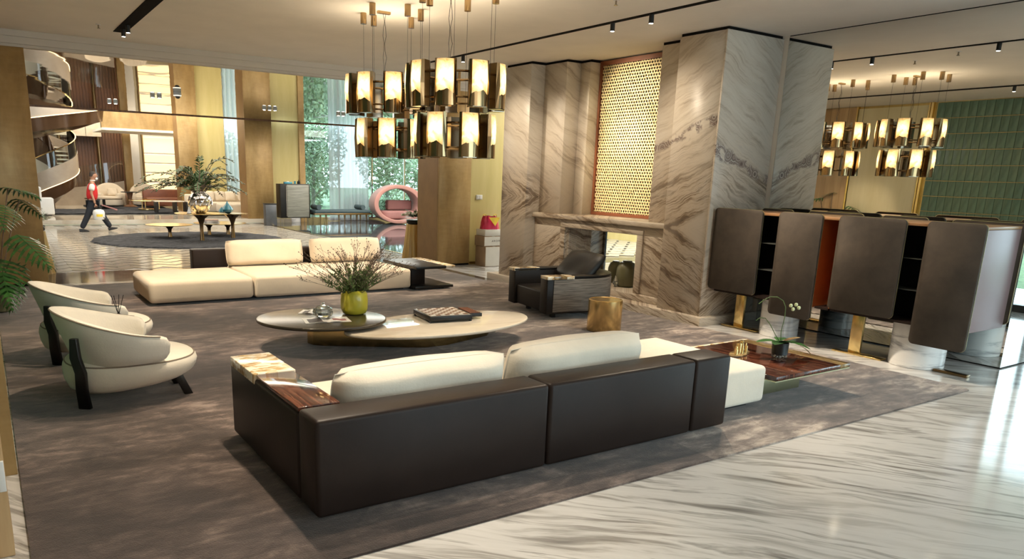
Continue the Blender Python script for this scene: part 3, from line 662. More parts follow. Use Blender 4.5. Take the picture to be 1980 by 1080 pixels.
# ---- cream armchairs
def armchair(loc, lab):
    t = thing('armchair', lab, 'armchair', loc, R(2), 'cream swivel armchairs on the left')
    n = 48; ls = []
    def el(k, z, tilt=0, dx=0):
        out = []
        for i in range(n):
            a = 2*PI*i/n; c, s = math.cos(a), math.sin(a); e = .86
            x = math.copysign(abs(c)**e, c)*.53*k; y = math.copysign(abs(s)**e, s)*.46*k
            out.append((x+dx, y, z+tilt*(x+.5)))
        return out
    seat = MB().loops([el(.60, .115, .10), el(.84, .125, .10), el(.94, .165, .09), el(.985, .23, .06), el(1.0, .30, .03), el(.985, .345, .015), el(.955, .372, .005)], True, False)
    obj('seat_base', seat, M['cream'], t, smooth=True, ang=80)
    top = MB().loops([el(.955, .372, .005), el(.93, .385), el(.85, .402), el(.6, .418), el(.3, .424)], False, True)
    obj('seat_cushion', top, M['cream'], t, smooth=True, ang=80)
    obj('piping', MB().tube([(*p[:2], p[2]) for p in el(.958, .373, .005)]+[el(.958, .373, .005)[0]], .006, 6), M['piping'], t, smooth=True)
    # wrapping back shell, open towards +x
    def shell(u, off, v):
        a = R(62+236*u); k = 1-abs(2*u-1); kk = k*k*(3-2*k)
        ztop = .60+.20*kk; zb = .40-.035*kk
        z = zb+(ztop-zb)*v
        fl_ = .40+.085*v*(.45+.55*kk) + .055*kk*v ; rr = fl_+off
        endr = 1 if min(u, 1-u) > .04 else .985
        return (rr*1.03*math.cos(a)*endr-.03+.04, rr*1.12*math.sin(a), z)
    N, K = 60, 6
    ring = []
    for i in range(N+1):
        u = i/N; prof = []
        rnd = min(1, min(u, 1-u)*N/3); rnd = math.sqrt(max(0.0, 1-(1-rnd)**2))
        vb = .5-.5*(.45+.55*rnd); vt = .5+.5*(.45+.55*rnd)
        for v in [vb+(vt-vb)*q for q in (0, .3, .6, .9)]: prof.append(shell(u, .036, v))
        prof.append(shell(u, .022, vt*1.0+.03*rnd)); prof.append(shell(u, -.02, vt+.03*rnd))
        for v in [vb+(vt-vb)*q for q in (.9, .6, .3, 0)]: prof.append(shell(u, -.036, v))
        prof.append(shell(u, 0, vb-.03*rnd))
        ring.append(prof)
    obj('backrest', MB().loops(ring), M['cream'], t, smooth=True, ang=75)
    obj('piping', MB().tube([(lambda p: (p[0], p[1], p[2]+.004))(shell(i/N, .030, 1.0)) for i in range(3, N-2)], .0055, 6), M['piping'], t, smooth=True)
    for sgn in (-1, 1):
        b = MB(); fx = 0 if sgn < 0 else .24; fy = 0 if sgn < 0 else .09
        P = [(-.40+fx, sgn*(.22+fy), 0.014), (-.425+fx, sgn*(.33+fy), .20), (-.43+fx, sgn*(.40+fy), .36), (-.455+fx, sgn*(.38+fy), .48), (-.455+fx, sgn*(.395+fy), .64)]
        b = MB(); ls = []
        for i, p in enumerate(P):
            wd = (.05, .045, .042, .04, .028)[i]
            o_ = Vector((-.62, sgn*.78, 0)).normalized(); a_ = Vector((.78, sgn*.62, 0)).normalized()
            p = Vector(p)+o_*.012
            ls.append([p+a_*wd+o_*.03, p-a_*wd+o_*.03, p-a_*wd-o_*.012, p+a_*wd-o_*.012])
        obj('rear_leg', b.loops(ls), M['black'], t, bevel=.006, seg=2)
        obj('front_leg', MB().loops([[(x+cx, y+cy, z) for x, y in ((-.035, -.028), (.035, -.028), (.035, .028), (-.035, .028))] for cx, cy, z in ((.41, sgn*.19, .014), (.33, sgn*.17, .21))]), M['black'], t, bevel=.004)
    return t
armchair((.93, 6.78, 0), 'cream barrel armchair with black legs nearest the camera')
armchair((.86, 8.42, 0), 'cream barrel armchair with black legs behind the nearer one')
d = thing('diffuser_table', 'small black round side table between the two cream armchairs', 'table', (.97, 7.62, 0))
obj('tabletop', MB().cyl(0, 0, .50, .52, .13, 28), M['black'], d, bevel=.003)
obj('stem', MB().cyl(0, 0, .03, .50, .018, 12), M['black'], d); obj('base', MB().cyl(0, 0, .014, .03, .11, 24), M['black'], d)
d = thing('reed_diffuser', 'black reed diffuser standing between the two armchairs', 'diffuser', (.97, 7.62, .52))
obj('bottle', MB().lathe([(.03, 0), (.035, .02), (.03, .05), (.012, .06), (.012, .07)], 14), M['black'], d, smooth=True)
for i, (a, b) in enumerate(((-.05, .01), (-.03, -.01), (.055, .0), (.02, .03))): obj('reed', MB().tube([(0, 0, .05), (a, b, .24)], .003, 5), M['black'], d)

# ---- black armchair
B = thing('armchair', 'black leather tub armchair with inlaid arm tops and grey woven sides', 'armchair', (7.08, 8.40, 0), R(-9))
def upath(off, n=14):
    w_ = .50+off; xb = .12
    p = [(-.60, -w_)]
    p += [(xb+(w_)*1.0*math.cos(R(-90+180*i/n)), w_*math.sin(R(-90+180*i/n))) for i in range(n+1)]
    p += [(-.60, w_)]
    return p
def uring(o0, o1): return upath(o1)+list(reversed(upath(o0)))
obj('shell', MB().prism(uring(-.11, .085), .10, .60), M['leather_blk'], B, bevel=.014, seg=2)
up = upath(.10); up2 = upath(.085); side = MB()
k0 = [(x, y) for x, y in up][0:]; k0[0] = (-.50, up[0][1]); k0[-1] = (-.50, up[-1][1]); k1 = list(up2); k1[0] = (-.50, up2[0][1]); k1[-1] = (-.50, up2[-1][1])
obj('outer_panel', MB().prism(k0+list(reversed(k1)), .13, .585), M['greyweave'], B, bevel=.004)
obj('arm_cap', MB().prism(uring(-.115, .095), .60, .622), M['quilt'], B, bevel=.004)
for s in (-1, 1):
    for i, (a, b, m) in enumerate(((-.605, -.50, 'shell'), (-.498, -.30, 'horn'), (-.298, -.18, 'shell'))):
        obj('inlay', MB().box(a, b, s*.5-.105, s*.5+.10, .585, .628), M[m], B, bevel=.003)
obj('seat_block', MB().box(-.57, .40, -.385, .385, .11, .40), M['leather_blk'], B, bevel=.03, seg=3)
o = obj('back_pillow', pillow(.92, .20, .56, e=3.4).rot(PI/2, 'Z').rot(R(42), 'Y').move(.26, 0, .68), M['quilt'], B, smooth=True, ang=180); weld(o)
for s in (-1, 1):
    for x in (-.36, .30): obj('leg', MB().box(x-.03, x+.03, s*.36-.03, s*.36+.03, .014, .10), M['leather'], B)

# ---- brass drum stool
st = thing('drum_stool', 'brushed brass drum stool beside the black armchair', 'stool', (6.70, 7.07, 0))
obj('drum', MB().lathe([(.218, .02), (.222, .03), (.222, .425), (.21, .43), (.205, .43)], 64, cap1=False), M['brass'], st, smooth=True, ang=30)
obj('top', MB().lathe([(.205, .43), (.20, .424), (0.001, .424)], 64, cap0=False), M['brass_h'], st, smooth=True)
obj('base_ring', MB().cyl(0, 0, .014, .022, .215, 48), M['black'], st)

# ---- coffee tables
def ellipse(cx, cy, a, b, rz, n=72, p=2.0):
    o = []
    for i in range(n):
        t = 2*PI*i/n; c, s = math.cos(t), math.sin(t)
        x = math.copysign(abs(c)**(2/p), c)*a; y = math.copysign(abs(s)**(2/p), s)*b
        o.append((cx+x*math.cos(rz)-y*math.sin(rz), cy+x*math.sin(rz)+y*math.cos(rz)))
    return o
C1 = thing('coffee_table', 'two level coffee table with dark oval top, cream marble top and brass plinth', 'coffee table', (3.9, 7.5, 0))
obj('dark_top', MB().prism(ellipse(3.07, 7.78, .72, .62, R(-30)), .315, .35), M['olivetop'], C1, bevel=.012, seg=3, world=True)
obj('marble_top', MB().prism(ellipse(4.34, 7.28, 1.23, .62, R(4), p=1.9), .245, .28), M['cmarble'], C1, bevel=.014, seg=3, world=True)
bp = [(2.98, 8.02), (3.0, 7.90), (3.10, 7.80), (3.9, 7.32), (4.1, 7.22), (4.4, 7.22), (5.1, 7.45), (5.2, 7.55), (5.2, 7.68), (5.05, 7.78), (4.4, 7.66), (4.2, 7.64), (3.3, 8.14), (3.12, 8.16)]
obj('plinth', MB().prism(bp, .014, .244), M['brass_h'], C1, world=True, bevel=.01)
obj('riser', MB().prism([(x, y) for x, y in ellipse(3.2, 7.9, .20, .14, R(-30), 24)], .246, .314), M['black'], C1, world=True)

V = thing('vase', 'squat yellow vase on the dark end of the coffee table', 'vase', (3.50, 7.86, .351))
obj('vase_body', MB().lathe([(.10, 0), (.135, .012), (.155, .06), (.158, .16), (.150, .235), (.128, .27), (.112, .275), (.108, .268), (.118, .24)], 40, cap1=False), M['yglaze'], V, smooth=True, ang=60)
def spray(t, seed, n, rx, hz, tw, gr, base=.06, leafy=True, zb=.2):
    rnd = random.Random(seed); tm_, lm, fm_ = MB(), MB(), MB()
    for i in range(n):
        a = rnd.random()*2*PI; q = rnd.random()**.6; ex = math.cos(a)*rx*q; ey = math.sin(a)*rx*.7*q; ez = zb+hz*(1.05-.55*q*q)*(.75+.3*rnd.random())
        p0 = Vector((rnd.uniform(-base, base), rnd.uniform(-base, base), zb-.1)); p2 = Vector((ex, ey, ez)); p1 = p0.lerp(p2, .5)+Vector((-ex*.15, -ey*.15, .05))
        pts = [p0*(1-s)**2+p1*2*s*(1-s)+p2*s*s for s in (0, .25, .5, .75, 1)]
        tm_.tube(pts, [.0035, .003, .0026, .002, .0014], 4)
        for k in range(5):
            s = .5+.5*rnd.random(); q0 = p0*(1-s)**2+p1*2*s*(1-s)+p2*s*s
            q1 = q0+Vector((ex, ey, .3)).normalized()*rnd.uniform(.05, .12)+Vector((rnd.uniform(-.05, .05), rnd.uniform(-.05, .05), rnd.uniform(0, .05)))
            tm_.tube([q0, q1], .0015, 3)
            for z in range(2):
                c = q1.lerp(q0, z*.3); r = rnd.uniform(.004, .009); fm_.add([c+Vector(v)*r for v in ((1, 0, 0), (-1, 0, 0), (0, 1, 0), (0, -1, 0), (0, 0, 1), (0, 0, -1))], [(0, 2, 4), (2, 1, 4), (1, 3, 4), (3, 0, 4), (2, 0, 5), (1, 2, 5), (3, 1, 5), (0, 3, 5)])
        if leafy:
            for k in range(26):
                s = rnd.uniform(.05, .62); q0 = p0*(1-s)**2+p1*2*s*(1-s)+p2*s*s
                dd = Vector((rnd.uniform(-1, 1), rnd.uniform(-1, 1), rnd.uniform(.3, 1.4))).normalized()*rnd.uniform(.03, .065); sd = dd.orthogonal().normalized()*.006
                lm.add([q0-sd, q0+sd, q0+dd*.6+sd*1.3, q0+dd, q0+dd*.6-sd*1.3], [(0, 1, 2, 3, 4)])
    obj('branches', tm_, tw, t, kind='stuff'); obj('seed_heads', fm_, tw, t, kind='stuff')
    if leafy: obj('leaves', lm, gr, t, kind='stuff')
BR = thing('branch_bouquet', 'spray of dry brown branches and green sprigs in the yellow vase', 'flowers', (3.50, 7.86, .351+.10))
spray(BR, 3, 78, .82, .54, M['twig'], M['greens'], zb=.15)

# magazines, crystal bowl, board game
def magazine(lab, x, y, z, rz, w=.22, h=.30):
    t = thing('magazine', lab, 'magazine', (x, y, z), rz)
    for s in (-1, 1):
        def fn(u, v): return (s*u*w, (v-.5)*h, .002+.012*math.sin(min(1, u*1.6)*PI)*(1-u*.4))
        obj('page', MB().grid(fn, 8, 1), M['paper'], t, smooth=True)
        def f2(u, v): return (s*(.06+u*(w-.10)), (v-.5)*h*(.35 if s > 0 else .7)-.03, .0035+.012*math.sin(min(1, (.06+u*(w-.10))/w*1.6)*PI)*(1-(.06+u*(w-.10))/w*.4))
        obj('printed_block', MB().grid(f2, 8, 1), M['bagr'] if 0 else (M['ink'] if s < 0 else M['pinkin']), t, smooth=True)
    obj('cover', MB().box(-w, w, -h/2, h/2, 0, .0018), M['paper'], t)
magazine('open magazine at the far left of the dark table top', 3.12, 8.12, .351, R(-35), .17, .24)
magazine('open magazine under the crystal bowl on the dark table top', 3.06, 7.62, .351, R(-12), .25, .30)
cbw = thing('crystal_bowl', 'faceted crystal bowl on the open magazine', 'bowl', (3.06, 7.72, .368))
cb = MB().lathe([(.07, 0), (.10, .02), (.115, .06), (.105, .10), (.085, .105), (.085, .06), (.06, .03), (.001, .028)], 9)
obj('bowl_body', cb, M['crystal'], cbw)
obj('bowl_lid', MB().lathe([(.08, .107), (.07, .12), (.03, .13), (.012, .15), (.02, .16), (.001, .165)], 9, cap0=True), M['crystal'], cbw)
gm = thing('chess_board', 'black chess board box with an open drawer on the cream marble table top', 'chess board', (4.48, 7.50, .281), R(-8))
obj('case', MB().box(-.27, .27, -.27, .27, .02, .075), M['black'], gm, bevel=.004)
obj('tray', MB().box(.10, .42, -.02, .30, .022, .06).move(0, .14, 0), M['black'], gm, bevel=.004) if False else obj('drawer', MB().box(.275, .44, -.18, .25, .03, .07), M['black'], gm, bevel=.003)
for i in range(8):
    obj('drawer_piece', MB().box(.29, .42, -.16+i*.048, -.135+i*.048, .07, .078), M['redish'], gm)
obj('leg', MB().box(-.265, -.24, -.265, -.24, 0, .02), M['black'], gm); obj('leg', MB().box(.24, .265, -.265, -.24, 0, .02), M['black'], gm); obj('leg', MB().box(-.265, -.24, .24, .265, 0, .02), M['black'], gm); obj('leg', MB().box(.24, .265, .24, .265, 0, .02), M['black'], gm)
obj('board_rim', MB().box(-.25, .25, -.25, .25, .075, .079), M['cream_tile'], gm)
sq = mesh('square_mesh', MB().box(-.0285, .0285, -.0285, .0285, 0, .004))
sq2 = sq.copy(); sq2.materials.append(M['walnut'])
for i in range(8):
    for j in range(8):
        link('square', sq2 if (i+j) % 2 else sq, M['paper'], gm, (-.203+i*.058, -.203+j*.058, .079))

# ---- low rosewood side table at the right
T = thing('side_table', 'low glossy rosewood side table with amber border beside the cream chaise', 'table', (6.25, 4.35, 0))
obj('tabletop', MB().box(5.70, 6.68, 3.80, 4.96, .262, .30), M['rose'], T, bevel=.003, world=True)
obj('amber_border', MB().box(6.682, 6.84, 3.80, 4.96, .262, .30), M['horn'], T, bevel=.003, world=True)
obj('shell_strip', MB().box(5.70, 5.95, 4.962, 5.06, .262, .30).box(5.96, 6.84, 4.962, 5.0, .262, .30), M['shell'], T, bevel=.003, world=True)
obj('brass_edge', MB().box(5.70, 6.84, 3.80, 5.0, .25, .260), M['palegold'], T, world=True)
obj('pedestal', MB().box(5.74, 6.56, 4.12, 4.80, .014, .25), M['palegold'], T, bevel=.004, world=True)
OR = thing('orchid_pot', 'black glass cylinder pot of the orchid on the rosewood table', 'pot', (6.40, 4.27, .301))
obj('pot_wall', MB().lathe([(.062, .03), (.075, .035), (.078, .15), (.074, .15), (.07, .04)], 28, cap1=False), M['black'], OR, smooth=True, ang=30)
obj('soil', MB().cyl(0, 0, .12, .135, .072, 20), M['darkgreyfab'], OR)
for k in range(5): obj('glass_foot', MB().ell((.055*math.cos(k*1.257), .055*math.sin(k*1.257), .017), (.022, .022, .016), 8, 6), M['crystal'], OR, smooth=True)
OC = thing('orchid', 'orchid with arching stems, broad leaves and pale buds', 'orchid', (6.40, 4.27, .44))
def blade(L, wd, ang, lift, droop, m, name='leaf'):
    def fn(u, v):
        s = u; wv = wd*math.sin(PI*min(1, .06+s*.94))**.6*(2*v-1)
        x = L*s; z = lift*s-droop*s*s+abs(2*v-1)*.012*(1-s)
        c, q = math.cos(ang), math.sin(ang); return (x*c-wv*q, x*q+wv*c, z)
    return obj(name, MB().grid(fn, 10, 4), m, OC, smooth=True)
for a, L, lf, dr in ((R(150), .20, .10, .09), (R(200), .17, .08, .06), (R(300), .22, .10, .13), (R(250), .16, .12, .06), (R(-35), .26, .10, .22), (R(40), .16, .1, .08)): blade(L*1.25, .056, a, lf, dr, M['leaf'])
blade(.20, .034, R(-28), .12, .06, M['horn'])
vdir = Vector((-.84, .54, 0))      # the stems arch out to the picture's left
def stem(pts, nm='stem'): obj(nm, MB().tube(pts, .004, 6), M['bud'] if 0 else M['greens'], OC, smooth=True)
def arc(L, H, tip, k=10):
    o_ = []
    for i in range(k+1):
        s = i/k; o_.append(vdir*(L*s**1.6)+Vector((0, 0, H*math.sin(PI*.5*min(1, s*1.25))-tip*max(0, s-.6)**1.5)))
    return o_
stem([Vector((0, 0, 0)), Vector((-.02, .0, .12)), Vector((.01, 0, .26)), Vector((0, .0, .36)), vdir*.03+Vector((0, 0, .42)), vdir*.09+Vector((0, 0, .455)), vdir*.16+Vector((0, 0, .455)), vdir*.22+Vector((0, 0, .42)), vdir*.26+Vector((0, 0, .385))])
stem([Vector((0, 0, 0)), vdir*.06+Vector((0, 0, .08)), vdir*.13+Vector((0, 0, .19)), vdir*.18+Vector((0, 0, .245)), vdir*.23+Vector((0, 0, .25)), vdir*.27+Vector((0, 0, .22))])
for a, b, c in ((-.05, .0, .375), (-.075, .0, .34), (-.10, .0, .385), (-.13, .01, .355)): obj('bud', MB().ell((-vdir.x*-a*1+0, -vdir.y*-a, c), (.017, .017, .019), 8, 6), M['bud'], OC, smooth=True)
TR = thing('ornament_tray', 'small brass tray of brass and glass columns on the rosewood table', 'tray', (6.16, 4.55, .301), R(20))
obj('tray_plate', MB().prism(ellipse(0, 0, .20, .08, 0, 24), 0, .012), M['horn'], TR, bevel=.003)
for i, (x, y, h, r) in enumerate(((-.10, .0, .05, .02), (-.04, .02, .07, .014), (.0, -.03, .08, .009), (.04, .02, .09, .03), (.09, -.03, .09, .009), (.12, .02, .10, .022), (.06, -.05, .07, .008))):
    obj('brass_column', MB().cyl(x, y, .012, .012+h, r, 14), M['brass'], TR, smooth=True, ang=30)

# ---- sideboard in front of the mirror
SB = thing('sideboard', 'tall sideboard of four taupe doors on marble drums and brass posts', 'sideboard', (8.8, 5.1, 0))
def door(x, y0, y1, z0, z1, lab=None, rear=False):
    r = .05; p = rrect(y0, y1, z0, z1, r, 6)
    mb = MB(); n = len(p); a, b = x, x+.032
    mb.add([(a, u, v) for u, v in p]+[(b, u, v) for u, v in p], [(i, (i+1) % n, (i+1) % n+n, i+n) for i in range(n)]+[tuple(range(n)), tuple(range(2*n-1, n-1, -1))])
    o = obj('door', mb, M['suede'], SB, bevel=.004, seg=1, world=True)
    e = MB(); pts = [(x+(.034 if not rear else -.002), u, v) for u, v in p]+[(x+(.034 if not rear else -.002), *p[0])]
    e.tube(pts, .004, 4); obj('edge_trim', e, M['palegold'], o, world=True) if False else link('edge_trim', mesh('edge_trim', MB().add([(q[0]-SB.location.x, q[1]-SB.location.y, q[2]) for q in e.v], e.f)), M['palegold'], o)
for y0, y1, z0, z1 in ((6.03, 6.77, .53, 1.615), (5.21, 5.79, .34, 1.615), (4.24, 5.0, .53, 1.615), (3.46, 4.02, .31, 1.615)): door(8.30, y0, y1, z0, z1)
for y0, y1, z0, z1 in ((3.46, 4.20, .53, 1.615), (4.45, 5.0, .34, 1.615), (5.22, 5.98, .53, 1.615), (6.2, 6.70, .34, 1.615)): door(9.20, y0, y1, z0, z1, rear=True)
def P(name, x0, x1, y0, y1, z0, z1, m, bv=0): return obj(name, MB().box(x0, x1, y0, y1, z0, z1), M[m], SB, bevel=bv, world=True)
P('top_panel', 8.34, 9.19, 3.50, 6.72, 1.555, 1.585, 'tan', .003); P('end_panel', 8.34, 9.19, 3.50, 3.53, .50, 1.553, 'mauve', .003); P('end_panel', 8.34, 9.19, 6.69, 6.72, .50, 1.553, 'mauve', .003)
P('carcass_floor', 8.34, 9.19, 3.535, 5.18, .50, .525, 'leather'); P('carcass_floor', 8.34, 9.19, 5.26, 6.685, .50, .525, 'leather')
P('divider', 8.34, 9.19, 5.235, 5.26, .50, 1.553, 'orange'); P('divider', 8.34, 9.19, 4.98, 5.005, .50, 1.553, 'orange')
P('niche_back', 8.75, 8.77, 3.535, 4.975, .527, 1.553, 'black'); P('niche_back', 8.75, 8.77, 5.265, 6.685, .527, 1.553, 'black'); P('niche_back', 8.75, 8.77, 5.01, 5.23, .527, 1.553, 'redish')
for z in (.86, 1.2):
    P('glass_shelf', 8.40, 8.745, 3.54, 4.97, z, z+.008, 'crystal'); P('glass_shelf', 8.40, 8.745, 5.27, 6.68, z, z+.008, 'crystal')
obj('marble_drum', MB().lathe([(.275, 0), (.28, .005), (.28, .50)], 48, 8.72, 4.10), M['marble_w2'], SB, smooth=True, ang=30, world=True)
obj('marble_drum', MB().lathe([(.235, 0), (.24, .005), (.24, .50)], 48, 8.72, 5.88), M['marble_w'], SB, smooth=True, ang=30, world=True)
P('brass_post', 8.62, 8.66, 6.38, 6.52, .02, .50, 'brass', .002); P('brass_post', 8.54, 8.58, 4.66, 4.80, .02, .50, 'brass', .002)
P('brass_foot', 8.50, 8.62, 4.38, 4.98, 0, .02, 'brass', .002); P('brass_foot', 8.56, 8.70, 6.1, 6.68, 0, .02, 'brass', .002); P('brass_foot', 8.58, 8.66, 3.50, 3.84, 0, .03, 'bronze', .002)

# ================================================================== CHANDELIERS
def shade_parts():
    """one lamp shade facing +x, origin at its top centre; height .46"""
    H = .46; hw = .095
    def front(u, v): a = (u-.5)*R(76); return (.155*math.cos(a)-.065+.012*math.sin(PI*v), .155*math.sin(a), -H*.78+H*.78*v)
    al = mesh('alabaster_mesh', MB().grid(front, 10, 6), smooth=True, ang=90, recalc=False)
    # bronze lower cup with mountain-shaped top
    def cup(u, v):
        a = (u-.5)*R(80); pk = .05*max(0, 1-abs(u-.62)*3.2)+.03*max(0, 1-abs(u-.25)*4)
        return (.158*math.cos(a)-.062, .158*math.sin(a), -H+(H*.26+pk)*v)
    cu = mesh('cup_mesh', MB().grid(cup, 16, 2), smooth=True, ang=90, recalc=False)
    fins = MB()
    for s in (-1, 1):
        fins.loops([[(.070+.012*w_, s*.102, z), (.055, s*.085, z), (-.05, s*.06, z), (-.06, s*.072, z), (.04, s*.118, z)] for z, w_ in ((-H, 0), (-H/2, 1), (.005, 0))])
    fn_ = mesh('fin_mesh', fins, bevel=0)
    bk_ = mesh('back_mesh', MB().box(-.07, -.058, -.07, .07, -H, .0).box(-.06, .075, -.08, .08, -H-.004, -H+.004))
    return al, cu, fn_, bk_
AL, CU, FI, BK = shade_parts()
AL.materials.append(M['alab']); CU.materials.append(M['chand']); FI.materials.append(M['chand']); BK.materials.append(M['nickel'])
def chandelier(cx, cy, lab, ph1, ph2):
    t = thing('chandelier', lab, 'chandelier', (cx, cy, 2.10), 0, 'two tier bronze and alabaster chandeliers')
    for tier, (ztop, rad, n, ph, lit) in enumerate(((1.02, .475, 9, ph1, 1), (.50, .37, 7, ph2, 1))):
        ringz = ztop-.10
        rr = MB(); pts = [((rad-.07)*math.cos(2*PI*k/40), (rad-.07)*math.sin(2*PI*k/40), ringz) for k in range(41)]
        rr.tube(pts, .014, 6); pts = [(x, y, ztop-.36) for x, y, z in pts]; rr.tube(pts, .012, 6)
        obj('ring', rr, M['chand'], t, smooth=True)
        for k in range(n):
            a = ph+2*PI*k/n
            hub = link('shade', BK, M['nickel'], t, (rad*math.cos(a), rad*math.sin(a), ztop)); hub.rotation_euler = (0, 0, a)
            link('alabaster_panel', AL, M['alab'], hub); link('bronze_cup', CU, M['chand'], hub); link('bronze_fin', FI, M['chand'], hub)
    for k in range(6):
        a = ph1+.3+2*PI*k/6+.35*math.sin(k*2.3); q = .42+.06*math.sin(k*5); x, y = q*math.cos(a), q*math.sin(a)
        obj('canopy', MB().cyl(x, y, CZ-2.10-.13, CZ-2.10, .038, 16), M['chand'], t, smooth=True, ang=30)
        obj('wire', MB().tube([(x, y, CZ-2.22), (x, y, .95 if k % 2 else .45)], .002, 4), M['black'], t)
    cz = CZ-2.10
    obj('ceiling_plate', MB().box(-.14, .03, .05, .10, cz-.03, cz), M['chand'], t)
    for s in (0, .025):
        obj('power_cord', MB().tube([(-.06+s+.012*math.sin(k*1.9+s*90), .07+.012*math.cos(k*1.7), cz-.03-k*.085) for k in range(11)], .003, 4), M['black'], t, smooth=True)
    return t
chandelier(4.50, 8.92, 'two tier alabaster chandelier hanging farther from the camera, over the armchairs and sofa', .12, .55)
chandelier(4.58, 7.46, 'two tier alabaster chandelier hanging nearer the camera, over the coffee table', .45, .95)

# ---- ceiling tracks and spots
def track(name, lab, x, y0, y1, heads, w_=.035):
    t = thing(name, lab, 'track light', (x, (y0+y1)/2, CZ))
    obj('track_channel', MB().box(x-w_, x+w_, y0, y1, CZ-.008, CZ), M['shadowgap'], t, world=True)
    for y, tx, ty in heads:
        h = obj('spot_head', MB().cyl(0, 0, -.10, 0, .03, 14).move(x, y, CZ-.012), M['black'], t, world=True)
        link('lamp_face', mesh('lamp_face', MB().cyl(x-t.location.x, y-t.location.y, CZ-.114-t.location.z, CZ-.111-t.location.z, .024, 12)), M['lamp'], h)
track('track_light', 'long black ceiling track beside the chandeliers', 7.0, 1.0, 12.9, [(11.9, 0, 0), (11.2, 0, 0), (7.62, 0, 0), (6.95, 0, 0), (5.2, 0, 0)], .04)
track('track_light', 'black ceiling track above the armchairs, at the top left', 2.0, 1.0, 12.95, [(12.6, 0, 0), (12.2, 0, 0), (7.0, 0, 0), (6.3, 0, 0), (5.6, 0, 0)], .085)
for i, (x, y) in enumerate(((1.66, 12.5), (6.2, 6.72), (6.6, 5.9))):
    t = thing('sprinkler', ['small white sprinkler on the ceiling near the top left track', 'small white sprinkler on the ceiling at the top centre', 'small white sprinkler seen only in the mirror'][i], 'sprinkler', (x, y, CZ))
    obj('escutcheon', MB().cyl(0, 0, -.006, 0, .035, 16), M['white'], t); obj('nozzle', MB().cyl(0, 0, -.05, -.006, .010, 10).cyl(0, 0, -.055, -.05, .022, 12), M['nickel'], t)

# ================================================================== THE HALL BEYOND
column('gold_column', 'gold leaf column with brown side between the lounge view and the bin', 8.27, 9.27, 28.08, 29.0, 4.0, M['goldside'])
struct('wall_hall_back', MB().box(9.28, 10.62, 28.40, 28.60, 0, 4.2), M['yellow'])
struct('trim_6', MB().box(10.40, 10.62, 28.30, 28.40, 0, 4.2), M['gold'])
struct('baseboard_hall', MB().box(9.28, 10.62, 28.36, 28.40, 0, .15), M['marble_w'])
W1 = thing('window_1', None, None, (13.8, 28.6, 0)); W1['kind'] = 'structure'
fm = MB().box(10.62, 17.5, 28.55, 28.75, 0, .16).box(10.62, 17.5, 28.55, 28.75, 3.95, 4.2)
for x in (10.64, 12.15, 13.6, 15.1, 16.6): fm.box(x-.022, x+.022, 28.6, 28.7, .16, 3.95)
obj('window_frame', fm, M['chrome'], W1, world=True)
for a, b in ((10.665, 12.125), (12.175, 13.575), (13.625, 15.075), (15.125, 16.575), (16.625, 17.45)): obj('pane', MB().box(a, b, 28.64, 28.66, .16, 3.95), M['glassg'], W1, world=True)
tag(curtain('sheer_curtain', 11.65, 13.35, 28.42, .02, 3.93, None, seed=11), 'wide white sheer curtain in the hall window behind the daybed', 'curtain')
tag(curtain('sheer_curtain', 16.4, 17.4, 28.42, .02, 3.93, None, seed=12), 'white sheer curtain at the far right end of the hall window', 'curtain')

# outdoors: ground, hedge and trees
struct('ground', MB().box(-30, 70, 28.8, 90, -.5, -.05).box(16.2, 60, -30, 28.8, -.5, -.05), leafm('garden_ground', (.06, .12, .05), (.15, .24, .11), .9))
def foliage(t, n, cx, cy, cz, rx, ry, rz_, s, seed, m='treeleaf'):
    rnd = random.Random(seed); mb = MB()
    for i in range(n):
        d = Vector((rnd.gauss(0, 1), rnd.gauss(0, 1), rnd.gauss(0, 1))).normalized()*rnd.random()**.45
        c = Vector((cx+d.x*rx, cy+d.y*ry, max(.02, cz+d.z*rz_))); a = Vector((rnd.uniform(-1, 1), rnd.uniform(-1, 1), rnd.uniform(-1, 1))).normalized()*s*rnd.uniform(.6, 1.3); b = a.orthogonal().normalized()*s*.38
        mb.add([c-a, c+b, c+a, c-b], [(0, 1, 2, 3)])
    obj('foliage', mb, M[m], t, kind='stuff')
def tree(lab, x, y, h, r, seed, n=1500, cat='tree', name='tree'):
    t = thing(name, lab, cat, (x, y, -.05)); rnd = random.Random(seed); br = MB()
    br.tube([(0, 0, 0), (.1, .05, h*.4), (0, 0, h*.8)], [.10, .07, .03], 7)
    for k in range(16):
        a = rnd.random()*6.28; z = h*rnd.uniform(.15, .75); L = r*rnd.uniform(.6, 1.1)
        br.tube([(0, 0, z), (L*.5*math.cos(a), L*.5*math.sin(a), z+.35), (L*math.cos(a+.3), L*math.sin(a+.3), z+rnd.uniform(-.2, 1.0))], [.035, .022, .008], 5)
    obj('trunk', br, M['bark'], t, smooth=True); foliage(t, n, 0, 0, h*.62, r, r, h*.42, .13, seed); return t
tree('leafy tree outside the hall window, left of the sheer curtain', 12.0, 31.2, 5.2, 1.5, 1, 2300)
tree('leafy tree outside the hall window, directly behind the pink cocoon chair', 16.0, 32.1, 4.6, 1.5, 2, 2300)
foliage_bg = None
tree('tall leafy tree outside, near the right edge of the hall window', 20.2, 33.9, 6.2, 1.8, 3, 2000)
tree('tall tree outside behind the sheer curtain', 13.6, 36.6, 7.0, 2.2, 4, 2400)
